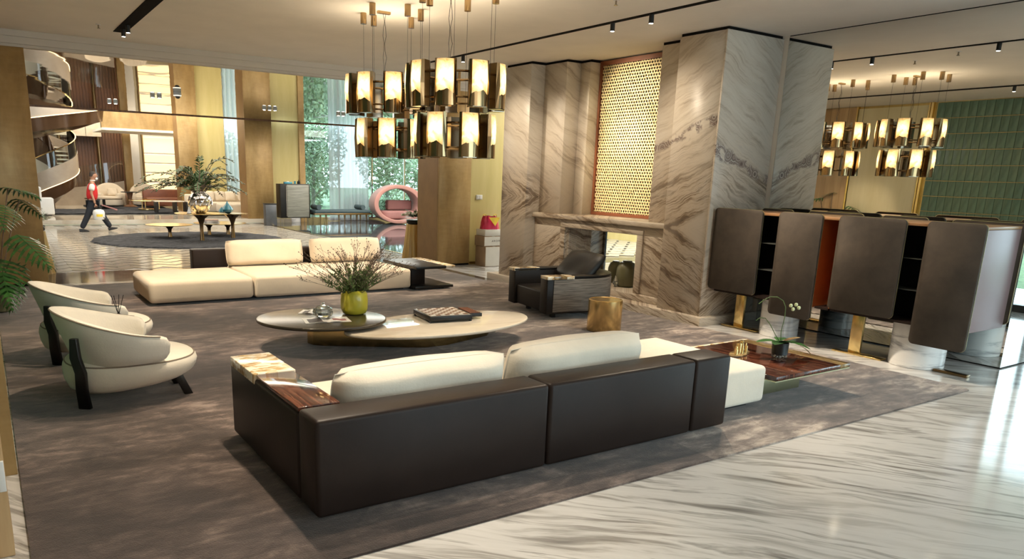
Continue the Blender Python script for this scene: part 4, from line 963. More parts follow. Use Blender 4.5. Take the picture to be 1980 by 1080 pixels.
for i, (x, y, r) in enumerate(((13.6, 29.9, .7), (15.0, 30.0, .6), (18.0, 30.9, 1.0), (21.5, 38.5, 3.2), (15.0, 42.0, 2.6), (11.9, 45.5, 2.6))):
    t = thing('shrub', ['low shrub outside against the glass left of the curtain', 'low shrub outside in front of the pale tree trunk', 'low shrub outside behind the pink cocoon chair', 'large dark bush far outside at the right', 'large bush far outside behind the middle of the window', 'large bush far outside at the left of the window'][i], 'shrub', (x, y, -.05))
    foliage(t, 1100 if r < 2 else 3200, 0, 0, r*.7, r*1.1, r*.8, r*.9, .10 if r < 2 else .2, 20+i)

# cabinet, bin, daybed, pink cocoon chair
K = thing('tall_cabinet', 'tall grey veneered cabinet on thin legs against the yellow hall wall', 'cabinet', (9.65, 27.0, 0))
obj('carcass', MB().box(9.10, 10.22, 26.83, 27.3, .24, 1.46), M['black'], K, bevel=.004, world=True)
for i in range(1): obj('door', MB().box(9.34, 10.17, 26.80, 26.825, .27, 1.43), M['greyslat'], K, bevel=.003, world=True)
obj('handle', MB().box(9.30, 9.325, 26.79, 26.826, .30, 1.40), M['chrome'], K, world=True)
for x in (9.2, 10.14):
    for y in (26.88, 27.24): obj('leg', MB().cyl(x, y, 0, .24, .012, 8), M['chrome'], K, world=True)
for i, (nm, lab, ct, x, h, r, m) in enumerate((('tissue_box', 'small blue box on top of the tall cabinet', 'box', 9.45, .07, .10, 'bluegl'), ('perfume_bottle', 'small dark bottle on top of the tall cabinet', 'bottle', 9.86, .12, .05, 'black'), ('blue_cup', 'small blue cup beside the dark bottle on the tall cabinet', 'cup', 9.72, .12, .03, 'bluegl'))):
    t = thing(nm, lab, ct, (x, 27.0, 1.461))
    if i == 0: obj('box_body', MB().box(-.15, .15, -.06, .06, 0, .07), M[m], t, bevel=.006); obj('tissue', MB().lathe([(.06, .07), (.03, .09), (.001, .10)], 7), M['paper'], t)
    elif i == 1: obj('bottle_body', MB().lathe([(.05, 0), (.055, .02), (.055, .09), (.02, .11), (.015, .15)], 12), M[m], t, smooth=True); obj('reed', MB().tube([(0, 0, .14), (.01, 0, .30)], .004, 4), M['black'], t)
    else: obj('cup_body', MB().lathe([(.03, 0), (.035, .10), (.03, .10), (.025, .01)], 12), M[m], t, smooth=True)
t = thing('litter_bin', 'grey rectangular litter bin at the foot of the gold column', 'bin', (8.62, 26.6, 0))
obj('bin_body', MB().box(-.20, .20, -.14, .14, 0, .74), simple('slate_grey_metal', (.10, .105, .115), .35, .5), t, bevel=.012); obj('bin_lid', MB().box(-.21, .21, -.15, .15, .742, .78), M['black'], t, bevel=.008)
D = thing('daybed', 'dark teal daybed with a round bolster in front of the sheer curtain', 'daybed', (11.45, 26.9, 0))
obj('mattress', MB().box(-1.15, 1.10, -.35, .35, .42, .54), M['teal'], D, bevel=.03, seg=3)
obj('frame', MB().box(-1.18, 1.13, -.37, .37, .36, .418), M['bronze'], D, bevel=.006)
for x in (.80, -.98): obj('bolster', MB().cyl(0, 0, -.33, .33, .09, 16).rot(PI/2, 'X').move(x, 0, .635), M['teal'], D, smooth=True, ang=40)
for x in (-.70, .05, -.55+1.1, .95)[0:4]:
    for y in (-.28, .28): obj('leg', MB().lathe([(.014, 0), (.02, .2), (.04, .36)], 10, x, y), M['bronze'], D, smooth=True)
Pk = thing('cocoon_chair', 'round pink cocoon chair with an open hoop in the hall window', 'armchair', (13.85, 26.9, 0))
def hoop():
    mb = MB(); ls = []; N = 56
    for i in range(N):
        a = 2*PI*i/N; c, s = math.cos(a), math.sin(a)
        ro, ri = 1.0, .80
        cx, cz = 0, .76
        prof = []
        dep = .60 if s < .3 else .60-.12*(s-.3)
        for (r_, y_) in ((0, -1), (1, -1), (1, 1), (0, 1)):
            rr = (.64+.02*c if r_ == 0 else .80); rx = rr*1.38+(.0); rz = rr*.93
            sh_ = .30 if r_ == 0 and y_ < 0 else .0
            prof.append((cx+rx*c+(-.14 if r_ == 0 else 0)*1.0*(1 if y_ > 0 else .4)+.16*y_, y_*dep, max(.02, cz+rz*s)))
        ls.append(prof)
    ls.append(ls[0]); mb.loops(ls, False, False); return mb
obj('hoop', hoop(), M['pink'], Pk, bevel=.035, seg=3)
obj('seat', MB().prism(rrect(-.78, .70, -.50, .44, .25), .20, .50), M['pinkin'], Pk, bevel=.06, seg=3)
obj('back_pad', MB().box(-.30, .78, .16, .46, .51, .90), M['pinkin'], Pk, bevel=.07, seg=3)

# round shag rug and its bronze tulip tables
t = thing('round_rug', 'round charcoal shag rug on the zigzag floor of the hall', 'rug', (4.75, 21.6, 0))
rg = MB(); rnd = random.Random(5); ls = []
for r_ in (2.5, 2.46, 2.3, 1.9, 1.5, 1.1, .7, .3):
    ls.append([((r_+(rnd.uniform(-.04, .04) if r_ > 2.4 else 0))*math.cos(2*PI*i/72), (r_+(rnd.uniform(-.04, .04) if r_ > 2.4 else 0))*math.sin(2*PI*i/72), (.004 if r_ == 2.5 else .03+rnd.uniform(-.012, .014))) for i in range(72)])
obj('pile', rg.loops(ls), M['shag'], t, smooth=True)
def tulip(name, lab, x, y, h, r, legs, m='bronze'):
    t = thing(name, lab, 'table', (x, y, .05))
    obj('tabletop', MB().lathe([(r*.93, h-.02), (r, h-.008), (r, h)], 44), M['brass_h'], t, smooth=True, ang=40)
    for lx, ly in legs:
        obj('leg', MB().lathe([(.06, 0), (.045, h*.35), (.05, h*.6), (.10, h*.80), (.22, h*.94), (min(r*.7, .34), h-.022)], 16, lx, ly), M[m], t, smooth=True)
    return t
tulip('tulip_table', 'tall bronze tulip table under the silver vase', 4.86, 20.8, .72, .66, ((0, 0),))
tulip('tulip_table', 'tall narrow bronze tulip table under the blue bottle', 5.85, 21.4, .68, .42, ((.0, 0),))
tulip('tulip_table', 'low bronze tulip table at the left of the round rug', 4.30, 22.1, .34, .62, ((0, 0),))
tulip('tulip_table', 'low bronze tulip table behind the tall one, with books on it', 5.80, 22.55, .34, .74, ((-.32, 0), (.22, 0)))
for k in range(2):
    t = thing('book', ['lower white book on the low tulip table', 'upper red edged book on the low tulip table'][k], 'book', (5.5, 22.35, .392+.052*k), R(20-30*k)); obj('pages', MB().box(-.19, .19, -.13, .13, .006, .044), M['paper'], t); obj('cover', MB().box(-.2, .2, -.14, .14, 0, .006).box(-.2, .2, -.14, .14, .044, .05).box(-.2, -.192, -.14, .14, .006, .044), M['cardw'] if k == 0 else M['redish'], t)
V2 = thing('vase', 'round silver vase on the tall bronze table in the hall', 'vase', (4.86, 20.8, .772))
obj('vase_body', MB().lathe([(.12, 0), (.17, .03), (.26, .15), (.30, .30), (.28, .42), (.20, .50), (.13, .53), (.17, .56), (.15, .56), (.11, .52)], 40, cap1=False), M['chrome'], V2, smooth=True, ang=60)
rb = MB()
for k in range(9): rb.tube([((.27+.03*math.sin(s*.35))*math.cos(k*.7+s*.10)*(1 if 2 < s < 8 else .8), (.27+.03*math.sin(s*.35))*math.sin(k*.7+s*.10)*(1 if 2 < s < 8 else .8), .08+.042*s) for s in range(10)], .014, 5)
obj('relief_ribs', rb, M['chrome'], V2, smooth=True)
FN = thing('fern_bouquet', 'large spreading fern bouquet in the silver vase', 'fern', (4.86, 20.8, 1.28))
rnd = random.Random(17)
for i in range(40):
    a = rnd.random()*2*PI; q = rnd.uniform(.45, 1.0); ex = math.cos(a)*1.65*q; ey = math.sin(a)*.9*q; hz = rnd.uniform(.15, .62)*(1.35-q*.55)+(.35 if q < .6 else 0)
    p0 = Vector((0, 0, -.1)); p1 = Vector((ex*.38, ey*.38, hz+.30)); p2 = Vector((ex, ey, hz-.10-.25*q*rnd.random()))
    st_, lf = MB(), MB(); pts = [p0*(1-s)**2+p1*2*s*(1-s)+p2*s*s for s in [k/9 for k in range(10)]]
    st_.tube(pts, .009, 4)
    for k in range(34):
        s = .22+.78*k/34; c = p0*(1-s)**2+p1*2*s*(1-s)+p2*s*s; tn = (p1-p0)*(2*(1-s))+(p2-p1)*2*s; tn.normalize()
        sd = tn.cross(Vector((0, 0, 1))).normalized()*(1 if k % 2 else -1)
        dd = (sd*1.0+tn*.6+Vector((rnd.uniform(-.4, .4), rnd.uniform(-.4, .4), rnd.uniform(-.6, .5)))).normalized()*(.12*(1.25-s)+.045); wd = tn*.026
        lf.add([c-wd*.3, c+dd*.4-wd, c+dd, c+dd*.4+wd], [(0, 1, 2, 3)])
    o = obj('frond', lf, M['fern'], FN); obj('stem', st_, M['twig'], o)
t = thing('blue_bottle', 'teardrop blue glass bottle on the narrow tulip table', 'bottle', (5.70, 21.3, .732))
obj('bottle_body', MB().lathe([(.06, 0), (.14, .05), (.16, .11), (.12, .18), (.06, .24), (.02, .30), (.008, .34)], 24), M['bluegl'], t, smooth=True)
obj('side_lobe', MB().lathe([(.05, 0), (.09, .05), (.06, .11), (.015, .16), (.005, .18)], 16, -.16, 0), M['bluegl'], t, smooth=True)
t = thing('white_cone', 'small white cone ornament left of the silver vase', 'ornament', (4.52, 20.6, .772))
obj('cone', MB().lathe([(.06, 0), (.055, .02), (.008, .18)], 12), M['white'], t, smooth=True); obj('foot', MB().cyl(0, 0, 0, .01, .065, 12), M['nickel'], t)

# pedestals with flowers
def drape_ped(lab, flab, x, y, h, r, seed, lean=0):
    t = thing('draped_pedestal', lab, 'pedestal', (x, y, 0)); N = 72; ls = []
    for z, k, am in ((0, 1.18, .022), (.04, 1.12, .024), (h*.3, 1.02, .020), (h*.6, .90, .014), (h*.9, .80, .008), (h, .78, .004)):
        ls.append([((r*k+am*math.sin(i*2*PI/N*14+z))*math.cos(2*PI*i/N), (r*k+am*math.sin(i*2*PI/N*14+z))*math.sin(2*PI*i/N), z) for i in range(N)])
    obj('drape', MB().loops(ls), M['drape'], t, smooth=True, ang=50)
    obj('pot', MB().lathe([(r*.6, h), (r*.78, h+.02), (r*.8, h+.10), (r*.7, h+.10)], 24), M['black'], t, smooth=True)
    b = thing('flower_arrangement', flab, 'flowers', (x, y, h+.105)); rnd = random.Random(seed)
    for k in range(13):
        a = k*2.4; q = .05+.21*math.sqrt(k/13); c = (q*math.cos(a)*1.2, q*math.sin(a), .06+.10*(1-q*3)+rnd.uniform(0, .05)); fl = MB()
        for p in range(5):
            aa = p*1.257; fl.ell((c[0]+.022*math.cos(aa), c[1]+.022*math.sin(aa), c[2]), (.036, .036, .030), 7, 5)
        fl.ell((c[0], c[1], c[2]+.012), (.02, .02, .02), 6, 5); obj('blossom', fl, M['petal'], b, smooth=True)
    lf = MB()
    for k in range(170):
        a = rnd.random()*6.28; L = rnd.uniform(.16, .38); c = Vector((0, 0, .02)); d = Vector((math.cos(a)*1.2, math.sin(a), rnd.uniform(-.25, .9))).normalized(); sd = d.cross(Vector((0, 0, 1))).normalized()*.018
        lf.add([c+d*L*.35, c+d*L*.7+sd, c+d*L, c+d*L*.7-sd], [(0, 1, 2, 3)])
    obj('leaves', lf, M['leaf'], b, kind='stuff')
drape_ped('gold draped pedestal beside the right hand gold column', 'cream flower arrangement on the pedestal at the right hand gold column', 8.32, 15.25, .82, .24, 3)
drape_ped('gold draped pedestal half hidden behind the left gold column', 'cream flower arrangement behind the left gold column', .72, 15.55, .76, .22, 4)

# stacked boxes
def carton(name, lab, x0, x1, y0, y1, z0, z1, m, m2=None):
    t = thing(name, lab, 'box', ((x0+x1)/2, (y0+y1)/2, z0)); hx, hy, h = (x1-x0)/2, (y1-y0)/2, z1-z0
    obj('carton', MB().box(-hx, hx, -hy, hy, 0, h), M[m], t, bevel=.006); obj('tape', MB().box(-.03, .03, -hy-.002, hy+.002, h-.001, h+.002), M['cardw'], t)
    if m2: obj('front_face', MB().box(-hx+.01, hx-.01, -hy-.004, -hy, .01, h-.01), M[m2], t)
    return t
carton('carton', 'large cardboard carton at the bottom of the stack by the yellow wall', 9.14, 9.62, 13.52, 13.92, 0, .44, 'card', 'cardw')
c1 = carton('carton', 'middle cardboard carton of the stack by the yellow wall', 9.12, 9.62, 13.55, 13.93, .445, .66, 'card', 'cardw')
carton('carton', 'white box under the crimson bag', 9.15, 9.60, 13.56, 13.92, .665, .80, 'cardw')
def text(s, size, loc, rot, m, parent, name='lettering'):
    c = bpy.data.curves.new(name, 'FONT'); c.body = s; c.size = size; c.extrude = .001; c.align_x = 'CENTER'
    tmp = bpy.data.objects.new(name, c); me = bpy.data.meshes.new_from_object(tmp); bpy.data.objects.remove(tmp); bpy.data.curves.remove(c)
    o = link(name, me, m, parent, loc); o.rotation_euler = rot; return o
text('A·R·O·M', .06, (.06, -.196, .09), (PI/2, 0, 0), M['ink'], c1)
bgt = thing('gift_bag', 'crimson and yellow printed bag on top of the stacked boxes', 'bag', (9.38, 13.74, .805))
def bagf(u, v):
    a = 2*PI*u; e = .7; k = 1-.35*v**2
    return (math.copysign(abs(math.cos(a))**e, math.cos(a))*.22*k+.01*math.sin(9*a+v*5), math.copysign(abs(math.sin(a))**e, math.sin(a))*.13*k+.01*math.sin(7*a), .28*v+.01*math.sin(5*a)*v)
mb = MB().grid(bagf, 40, 6); obj('bag_body', mb, M['bagr'], bgt, smooth=True)
obj('yellow_motif', MB().add([(-.13, -.150, .26), (.17, -.150, .26), (.04, -.162, .07)], [(0, 1, 2)]).add([(-.13, -.152, .26), (.17, -.152, .26), (.04, -.164, .07)], [(2, 1, 0)]), M['bagy'], bgt)
for s in (-1, 1): obj('handle', MB().tube([(s*.14+.05*math.cos(PI*k/8), 0, .27+.05*math.sin(PI*k/8)) for k in range(9)], .008, 6), M['bagy'], bgt, smooth=True)

# vases on the hearth
for i, (x, y, r, h, lab) in enumerate(((8.86, 8.90, .17, .42, 'large olive ceramic jar on the hearth at the right'), (9.05, 9.36, .13, .36, 'smaller olive ceramic jar on the hearth behind the armchair'))):
    t = thing('ceramic_jar', lab, 'jar', (x, y, .221)); obj('jar_body', MB().lathe([(r*.75, 0), (r*.95, .03), (r, h*.35), (r*.98, h*.7), (r*.75, h*.92), (r*.4, h), (r*.3, h-.01)], 32), M['olivecer'], t, smooth=True, ang=70); obj('rim', MB().lathe([(r*.42, h-.006), (r*.45, h+.01), (r*.36, h+.01)], 24), M['olivecer'], t, smooth=True)
t = thing('crystal_diamond', 'faceted crystal ornament on the hearth between the jars', 'ornament', (8.68, 8.96, .221)); obj('crystal', MB().lathe([(.008, 0), (.06, .06), (.045, .08), (.012, .17), (.002, .19)], 6), M['crystal'], t); obj('foot', MB().cyl(0, 0, 0, .006, .03, 10), M['crystal'], t)

# big cut-leaf plant at the left
PL = thing('philodendron', 'large potted plant with deeply cut green leaves at the left edge', 'plant', (.05, 11.55, 0))
obj('pot', MB().lathe([(.09, .014), (.11, .03), (.13, .30), (.11, .30), (.10, .26)], 28, cap1=False), M['olivecer'], PL, smooth=True, ang=40); obj('soil', MB().cyl(0, 0, .24, .26, .105, 20), M['darkgreyfab'], PL)
def cutleaf(base, tip, drop, L, seed):
    rnd = random.Random(seed); b = Vector(base); e = Vector(tip)
    d = (e-b); h = Vector((d.x, d.y, 0)).normalized(); stem_ = MB(); mid = b.lerp(e, .5)+Vector((0, 0, .12))
    pts = [b*(1-s)**2+mid*2*s*(1-s)+e*s*s for s in (0, .2, .4, .6, .8, 1)]; stem_.tube(pts, .009, 6)
    st = obj('stem', stem_, M['twig'], PL, smooth=True)
    lf = MB(); side = h.cross(Vector((0, 0, 1))).normalized(); ax = (h*1.0+Vector((0, 0, -drop))).normalized()
    N = 9
    def P0(s): return e-ax*L*.12+ax*L*s+Vector((0, 0, -.10*s*s))
    lf.tube([P0(k/8) for k in range(9)], .006, 4)
    for k in range(N):
        s = (k+.3)/N
        for sg in (-1, 1):
            c = P0(s); dirv = (side*sg*(1.0)+ax*(.25+.9*s)+Vector((0, 0, -.18))).normalized()
            ll = L*(.60-.42*abs(s-.30)*1.2-.16*s)*rnd.uniform(.9, 1.05); wv = ax*L*.052
            nrm = Vector((0, 0, 1))
            q = [c-wv*.9, c+wv*.9, c+dirv*ll*.45+wv*.75+nrm*.01, c+dirv*ll*.85+wv*.55-nrm*.02, c+dirv*ll-nrm*.05, c+dirv*ll*.85-wv*.5-nrm*.02, c+dirv*ll*.45-wv*.7+nrm*.01]
            lf.add(q, [(0, 1, 2, 6), (2, 3, 5, 6), (3, 4, 5)])
            for z in (.55, .75):
                c2 = c+dirv*ll*z; d2 = (dirv*.6+ax*rnd.choice((-1, 1))*.8).normalized(); w2 = dirv*.016
                lf.add([c2-w2, c2+w2, c2+d2*ll*.24], [(0, 1, 2)])
    lf.v = [(max(a, -.145), b, c) for a, b, c in lf.v]      # the leaves press flat where they meet the wall
    obj('leaf', lf, M['leaf'], PL)
for i, (tx, ty, tz, dr, L) in enumerate(((.36, 11.05, 1.02, .50, .66), (.12, 11.0, 1.42, .35, .60), (.10, 10.95, .72, .60, .72), (.30, 11.75, 1.62, .10, .50), (.12, 11.0, .52, .8, .5), (.42, 12.0, 1.45, .35, .50), (.02, 11.6, 1.75, .2, .5))):
    cutleaf((0, 0, .26), (tx-.05, ty-11.55, tz), dr, L, i)

# ---- walking man with a sprayer tank
MAN = thing('person', 'man walking right in a red vest, white shirt and dark trousers, face mask on', 'person', (2.75, 25.1, 0))
body_p = [(0, 0, .90), (.02, 0, 1.12), (.03, 0, 1.32), (.045, 0, 1.45), (.065, 0, 1.53), (.085, 0, 1.62), (.09, 0, 1.70),
          (.03, -.17, 1.39), (-.03, -.22, 1.13), (.03, -.25, .90), (.04, -.25, .83),
          (.03, .17, 1.39), (-.06, .21, 1.13), (.02, .22, .93), (.06, .21, .87),
          (-.02, -.09, .86), (-.16, -.10, .48), (-.36, -.10, .10), (.03, .09, .86), (.24, .10, .48), (.44, .10, .11)]
body_e = [(0, 1), (1, 2), (2, 3), (3, 4), (4, 5), (5, 6), (2, 7), (7, 8), (8, 9), (9, 10), (2, 11), (11, 12), (12, 13), (13, 14), (0, 15), (15, 16), (16, 17), (0, 18), (18, 19), (19, 20)]
body_r = [.13, .12, .13, .065, .06, (.085, .075), (.075, .065), .055, .042, .032, .03, .055, .042, .032, .03, .09, .06, .045, .09, .06, .045]
skin('body', body_p, body_e, body_r, M['skin'], MAN)
hd = MB().ell((.095, 0, 1.635), (.098, .078, .118), 20, 14); obj('head', hd, M['skin'], MAN, smooth=True)
fc = MB().ell((.193, 0, 1.63), (.018, .014, .028), 8, 6); obj('nose', fc, M['skin'], MAN, smooth=True)
for s in (-1, 1):
    obj('ear', MB().ell((.085, s*.078, 1.63), (.022, .012, .032), 8, 6), M['skin'], MAN, smooth=True)
    obj('eye', MB().ell((.176, s*.032, 1.65), (.010, .013, .009), 8, 6), M['hair'], MAN, smooth=True)
obj('mouth', MB().ell((.186, 0, 1.583), (.008, .024, .006), 8, 6), M['redish'], MAN, smooth=True)
obj('face_mask', MB().ell((.165, 0, 1.545), (.042, .060, .040), 12, 8), M['white'], MAN, smooth=True)
hr = MB(); ls = []
for q in range(0, 7):
    an = PI*.5*q/6*.86+.10
    ls.append([(.082+.106*math.cos(an)*math.cos(2*PI*i/20)*(1 if math.cos(2*PI*i/20) < 0 else .86), .085*math.cos(an)*math.sin(2*PI*i/20), 1.645+.12*math.sin(an)-(.05 if math.cos(2*PI*i/20) < -.1 and q < 2 else 0)+(.035 if math.cos(2*PI*i/20) > .3 and q < 2 else 0)) for i in range(20)])
obj('hair', hr.loops(ls), M['hair'], MAN, smooth=True, ang=80)
skin('vest', [(-.01, 0, .88), (.02, 0, 1.12), (.03, 0, 1.30), (.05, 0, 1.46), (.035, -.13, 1.41), (.035, .13, 1.41)], [(0, 1), (1, 2), (2, 3), (2, 4), (2, 5)], [(.19, .165), (.20, .175), (.195, .17), .09, .085, .085], M['red'], MAN)
for s in (-1, 1): skin('shirt_sleeve', [(.03, s*.165, 1.40), (0, s*.20, 1.28), (-.02 if s < 0 else -.035, s*.215, 1.19)], [(0, 1), (1, 2)], [.09, .085, .085], M['shirt'], MAN)
obj('shirt_collar', MB().lathe([(.074, 1.475), (.078, 1.49), (.070, 1.505), (.06, 1.50)], 16, .06, 0), M['shirt'], MAN, smooth=True)
skin('trousers', [(0, 0, .92), (-.01, -.09, .84), (-.16, -.10, .48), (-.36, -.10, .09), (.03, .09, .84), (.24, .10, .48), (.455, .10, .10)], [(0, 1), (1, 2), (2, 3), (0, 4), (4, 5), (5, 6)], [(.175, .155), .13, .095, .08, .13, .095, .08], M['navy'], MAN)
for lx, ly, tp in ((-.36, -.10, 0), (.46, .10, 1)):
    sh = MB().loops([[(lx-.07, ly+a*.8, z) for a, z in ((-.04, 0), (.04, 0), (.035, .09), (-.035, .09))], [(lx+.05, ly+a, z) for a, z in ((-.045, 0), (.045, 0), (.04, .085), (-.04, .085))], [(lx+.14, ly+a, z) for a, z in ((-.045, 0), (.045, 0), (.035, .055), (-.035, .055))], [(lx+.20, ly+a*.7, z) for a, z in ((-.035, 0), (.035, 0), (.03, .03), (-.03, .03))]])
    if tp: sh.rot(R(-14), 'Y', (lx-.07, ly, 0)).move(0, 0, .004)
    obj('shoe', sh, M['shoe'], MAN, bevel=.01)
def hand(hx, hy, hz, s):
    pp = [(hx, hy, hz+.03), (hx+.01, hy, hz-.03)]; ee = [(0, 1)]; rr = [(.030, .022), (.038, .018)]
    for k in range(4):
        b = len(pp); fx = hx-.027+.019*k
        L = (.032, .037, .040, .034)[k]
        pp += [(fx, hy, hz-.05), (fx+.004, hy-s*.012, hz-.05-L*.7), (fx+.006, hy-s*.034, hz-.05-L), (fx+.004, hy-s*.048, hz-.05-L*.6)]; ee += [(1, b), (b, b+1), (b+1, b+2), (b+2, b+3)]; rr += [.0095, .009, .0085, .007]
    b = len(pp); pp += [(hx+.042, hy-s*.006, hz-.02), (hx+.058, hy-s*.02, hz-.055), (hx+.05, hy-s*.035, hz-.08)]; ee += [(1, b), (b, b+1), (b+1, b+2)]; rr += [.012, .010, .008]
    skin('hand', pp, ee, rr, M['skin'], MAN, sub=1)
hand(.045, -.25, .80, -1); hand(.065, .21, .84, 1)
TK = thing('sprayer', 'white sprayer tank with a hose and pink lance carried by the walking man', 'sprayer', (2.86, 24.78, .37))
tkm = MB().lathe([(.14, 0), (.16, .03), (.165, .20), (.14, .27), (.06, .30)], 24); obj('tank', tkm, M['white'], TK, smooth=True, ang=50)
obj('label_patch', MB().grid(lambda u, v: (.169*math.cos(R(-120+60*u)), .169*math.sin(R(-120+60*u)), .09+.07*v), 8, 1), M['bagy'], TK)
obj('pump_cap', MB().cyl(0, 0, .30, .335, .05, 14), M['black'], TK); obj('carry_handle', MB().tube([(-.07, .05, .29), (-.06, .06, .36), (.0, .07, .385), (.06, .06, .36), (.07, .05, .29)], .011, 6), M['black'], TK, smooth=True)
obj('hose', MB().tube([(.05+.19*math.sin(k*.35), -.12+.02*k*.2, .12-.18*math.sin(k*.33)) for k in range(10)], .010, 6), M['black'], TK, smooth=True)
obj('lance', MB().tube([(.10, .10, .42), (.42, .10, .31), (.52, .10, .27)], [.018, .020, .028], 8), M['pinkin'], TK, smooth=True)

# ---- far lounge on the platform
ZP = .15
struct('floor_far_strip', MB().box(-6, 8.2, 28.0, 30.6, ZP, ZP+.004), M['white'] if 0 else M['cmarble'])
t = thing('shag_rug', 'wide charcoal shag rug in the far lounge behind the walking man', 'rug', (4.3, 34.2, ZP)); mb = MB(); rnd = random.Random(9)
for a, b, c, d in ((.6, 6.6, 31.0, 32.9), (3.75, 6.8, 32.9, 37.7), (.6, 3.75, 32.9, 34.3)): mb.grid(lambda u, v: (a+(b-a)*u-4.3, c+(d-c)*v-34.2, .03+.02*rnd.random()), 30, 20)
obj('pile', mb, M['shag'], t, smooth=True); obj('backing', MB().box(-3.7, 2.3, -3.2, -1.3, .006, .025).box(-.55, 2.5, -1.3, 3.5, .006, .025), M['shag'], t)
def tub(lab, x, y, rz, pleat):
    t = thing('lounge_chair', lab, 'armchair', (x, y, ZP+.06), rz, 'cream lounge chairs in the far lounge'); N = 40; ls = []
    for i in range(N+1):
        a = R(15+(330-0)*i/N-0) ; a = R(-60+300*i/N)
        k = max(0, math.sin(a)) ; r0, r1 = .62+(.012*math.sin(i*2.6) if pleat else 0), .48+(.02*math.sin(i*2.6) if pleat else 0); zt = .55+.42*k
        ls.append([(r0*math.cos(a), r0*math.sin(a)*.9, .05), (r0*1.05*math.cos(a), r0*.95*math.sin(a), zt-.06), ((r0+r1)/2*1.04*math.cos(a), (r0+r1)/2*.95*math.sin(a), zt), (r1*math.cos(a), r1*.9*math.sin(a), zt-.06), (r1*.9*math.cos(a), r1*.85*math.sin(a), .3)])
    obj('backrest', MB().loops(ls), M['creamb'], t, smooth=True, ang=60)
    obj('seat', MB().prism(ellipse(0, -.10, .56, .52, 0, 36, 2.6), .02, .40), M['creamb'], t, bevel=.04, seg=3)
    for s in (-1, 1): obj('arm_trim', MB().tube([(s*.66, -.30, .0), (s*.69, -.1, .40), (s*.66, .18, .62)], .03, 6), M['walnut'], t, smooth=True)
    cushion('lounge_cushion', 'cushion on the '+lab, x+.15, y+.10, ZP+.06+.58, .42, .16, .34, R(-15), M['creamb'], 'cushions on the lounge chairs')
tub('cream lounge chair right behind the walking man', 4.75, 36.9, R(-8), False)
tub('cream pleated lounge chair left of the fern bouquet', 6.30, 37.2, R(6), True)
t = thing('round_side_table', 'dark round pedestal table between the two far lounge chairs', 'table', (5.45, 36.0, ZP+.06)); obj('tabletop', MB().cyl(0, 0, .60, .63, .36, 28), M['black'], t); obj('stem', MB().lathe([(.30, 0), (.10, .08), (.07, .30), (.14, .60)], 16), M['walnut'], t, smooth=True)
t = thing('low_round_table', 'low dark round table in front of the chair behind the man', 'table', (4.25, 34.8, ZP+.06)); obj('tabletop', MB().cyl(0, 0, .36, .39, .72, 36), M['olivetop'], t); obj('stem', MB().lathe([(.25, 0), (.06, .05), (.06, .36)], 14), M['black'], t, smooth=True)
t = thing('glass_coffee_table', 'low glass and brass coffee table in the far lounge', 'table', (5.75, 33.4, ZP+.06)); obj('glass_top', MB().cyl(0, 0, .36, .38, .72, 32), M['glass'], t); obj('rim', MB().lathe([(.72, .355), (.745, .37), (.72, .385)], 32, cap0=False, cap1=False), M['brass'], t); obj('base', MB().cyl(0, 0, 0, .04, .42, 28), M['brass'], t)
for k in range(3): obj('leg', MB().cyl(.4*math.cos(k*2.1), .4*math.sin(k*2.1), .04, .36, .02, 8), M['brass'], t)
t = thing('marble_bench_table', 'long pale table with dark legs behind the silver vase', 'table', (6.2, 31.6, ZP+.06)); obj('tabletop', MB().box(-.6, .5, -.35, .35, .40, .44), M['cmarble'], t, bevel=.005)
for x in (-.5, .2, .6): obj('leg', MB().box(x-.03, x+.03, -.3, .3, 0, .40), M['black'], t)
L_ = thing('sectional_sofa', 'long cream sectional sofa in the far lounge right of the fern', 'sofa', (8.2, 31.4, ZP+.04))
obj('seat_block', MB().box(-1.3, 1.2, -.55, .55, .05, .42), M['creamb'], L_, bevel=.06, seg=3); obj('chaise_block', MB().box(-.4, 1.2, -1.6, -.57, .05, .40), M['creamb'], L_, bevel=.06, seg=3); obj('back_panel', MB().box(-1.3, 1.2, .56, .80, .05, .70), M['creamb'], L_, bevel=.06, seg=3); obj('plinth', MB().box(-1.2, 1.1, -1.5, .7, 0, .05), M['black'], L_)
for i, (x, y, rz) in enumerate(((-.9, .3, .1), (-.45, .3, -.15), (0, .32, .1), (.42, .28, -.2), (.85, .1, .5), (1.0, -.35, .9))):
    cushion('scatter_cushion', ['scatter cushion at the left end of the far sectional sofa', 'second scatter cushion from the left on the far sectional sofa', 'third scatter cushion from the left on the far sectional sofa', 'fourth scatter cushion from the left on the far sectional sofa', 'scatter cushion in the corner of the far sectional sofa', 'scatter cushion nearest the gold column on the far sectional sofa'][i], 8.2+x, 31.4+y, ZP+.69, .44, .16, .40, R(-20), M['creamb'], 'cushions on the far sectional sofa', rz=rz)
t = thing('leather_sofa', 'low cognac brown leather sofa behind the fern bouquet', 'sofa', (6.9, 35.4, ZP+.06)); obj('seat_block', MB().box(-.95, .95, -.4, .4, .05, .42), M['redish'], t, bevel=.05); obj('back_panel', MB().box(-.95, .95, .42, .62, .05, .75), M['redish'], t, bevel=.05)
t = thing('reception_chair', 'white block armchair partly hidden by the left gold column', 'armchair', (1.75, 30.6, ZP)); obj('seat_block', MB().box(-.35, .35, -.35, .35, .05, .62), M['white'], t, bevel=.04); obj('back_block', MB().box(-.35, .0, -.35, .35, .63, 1.0), M['white'], t, bevel=.04)

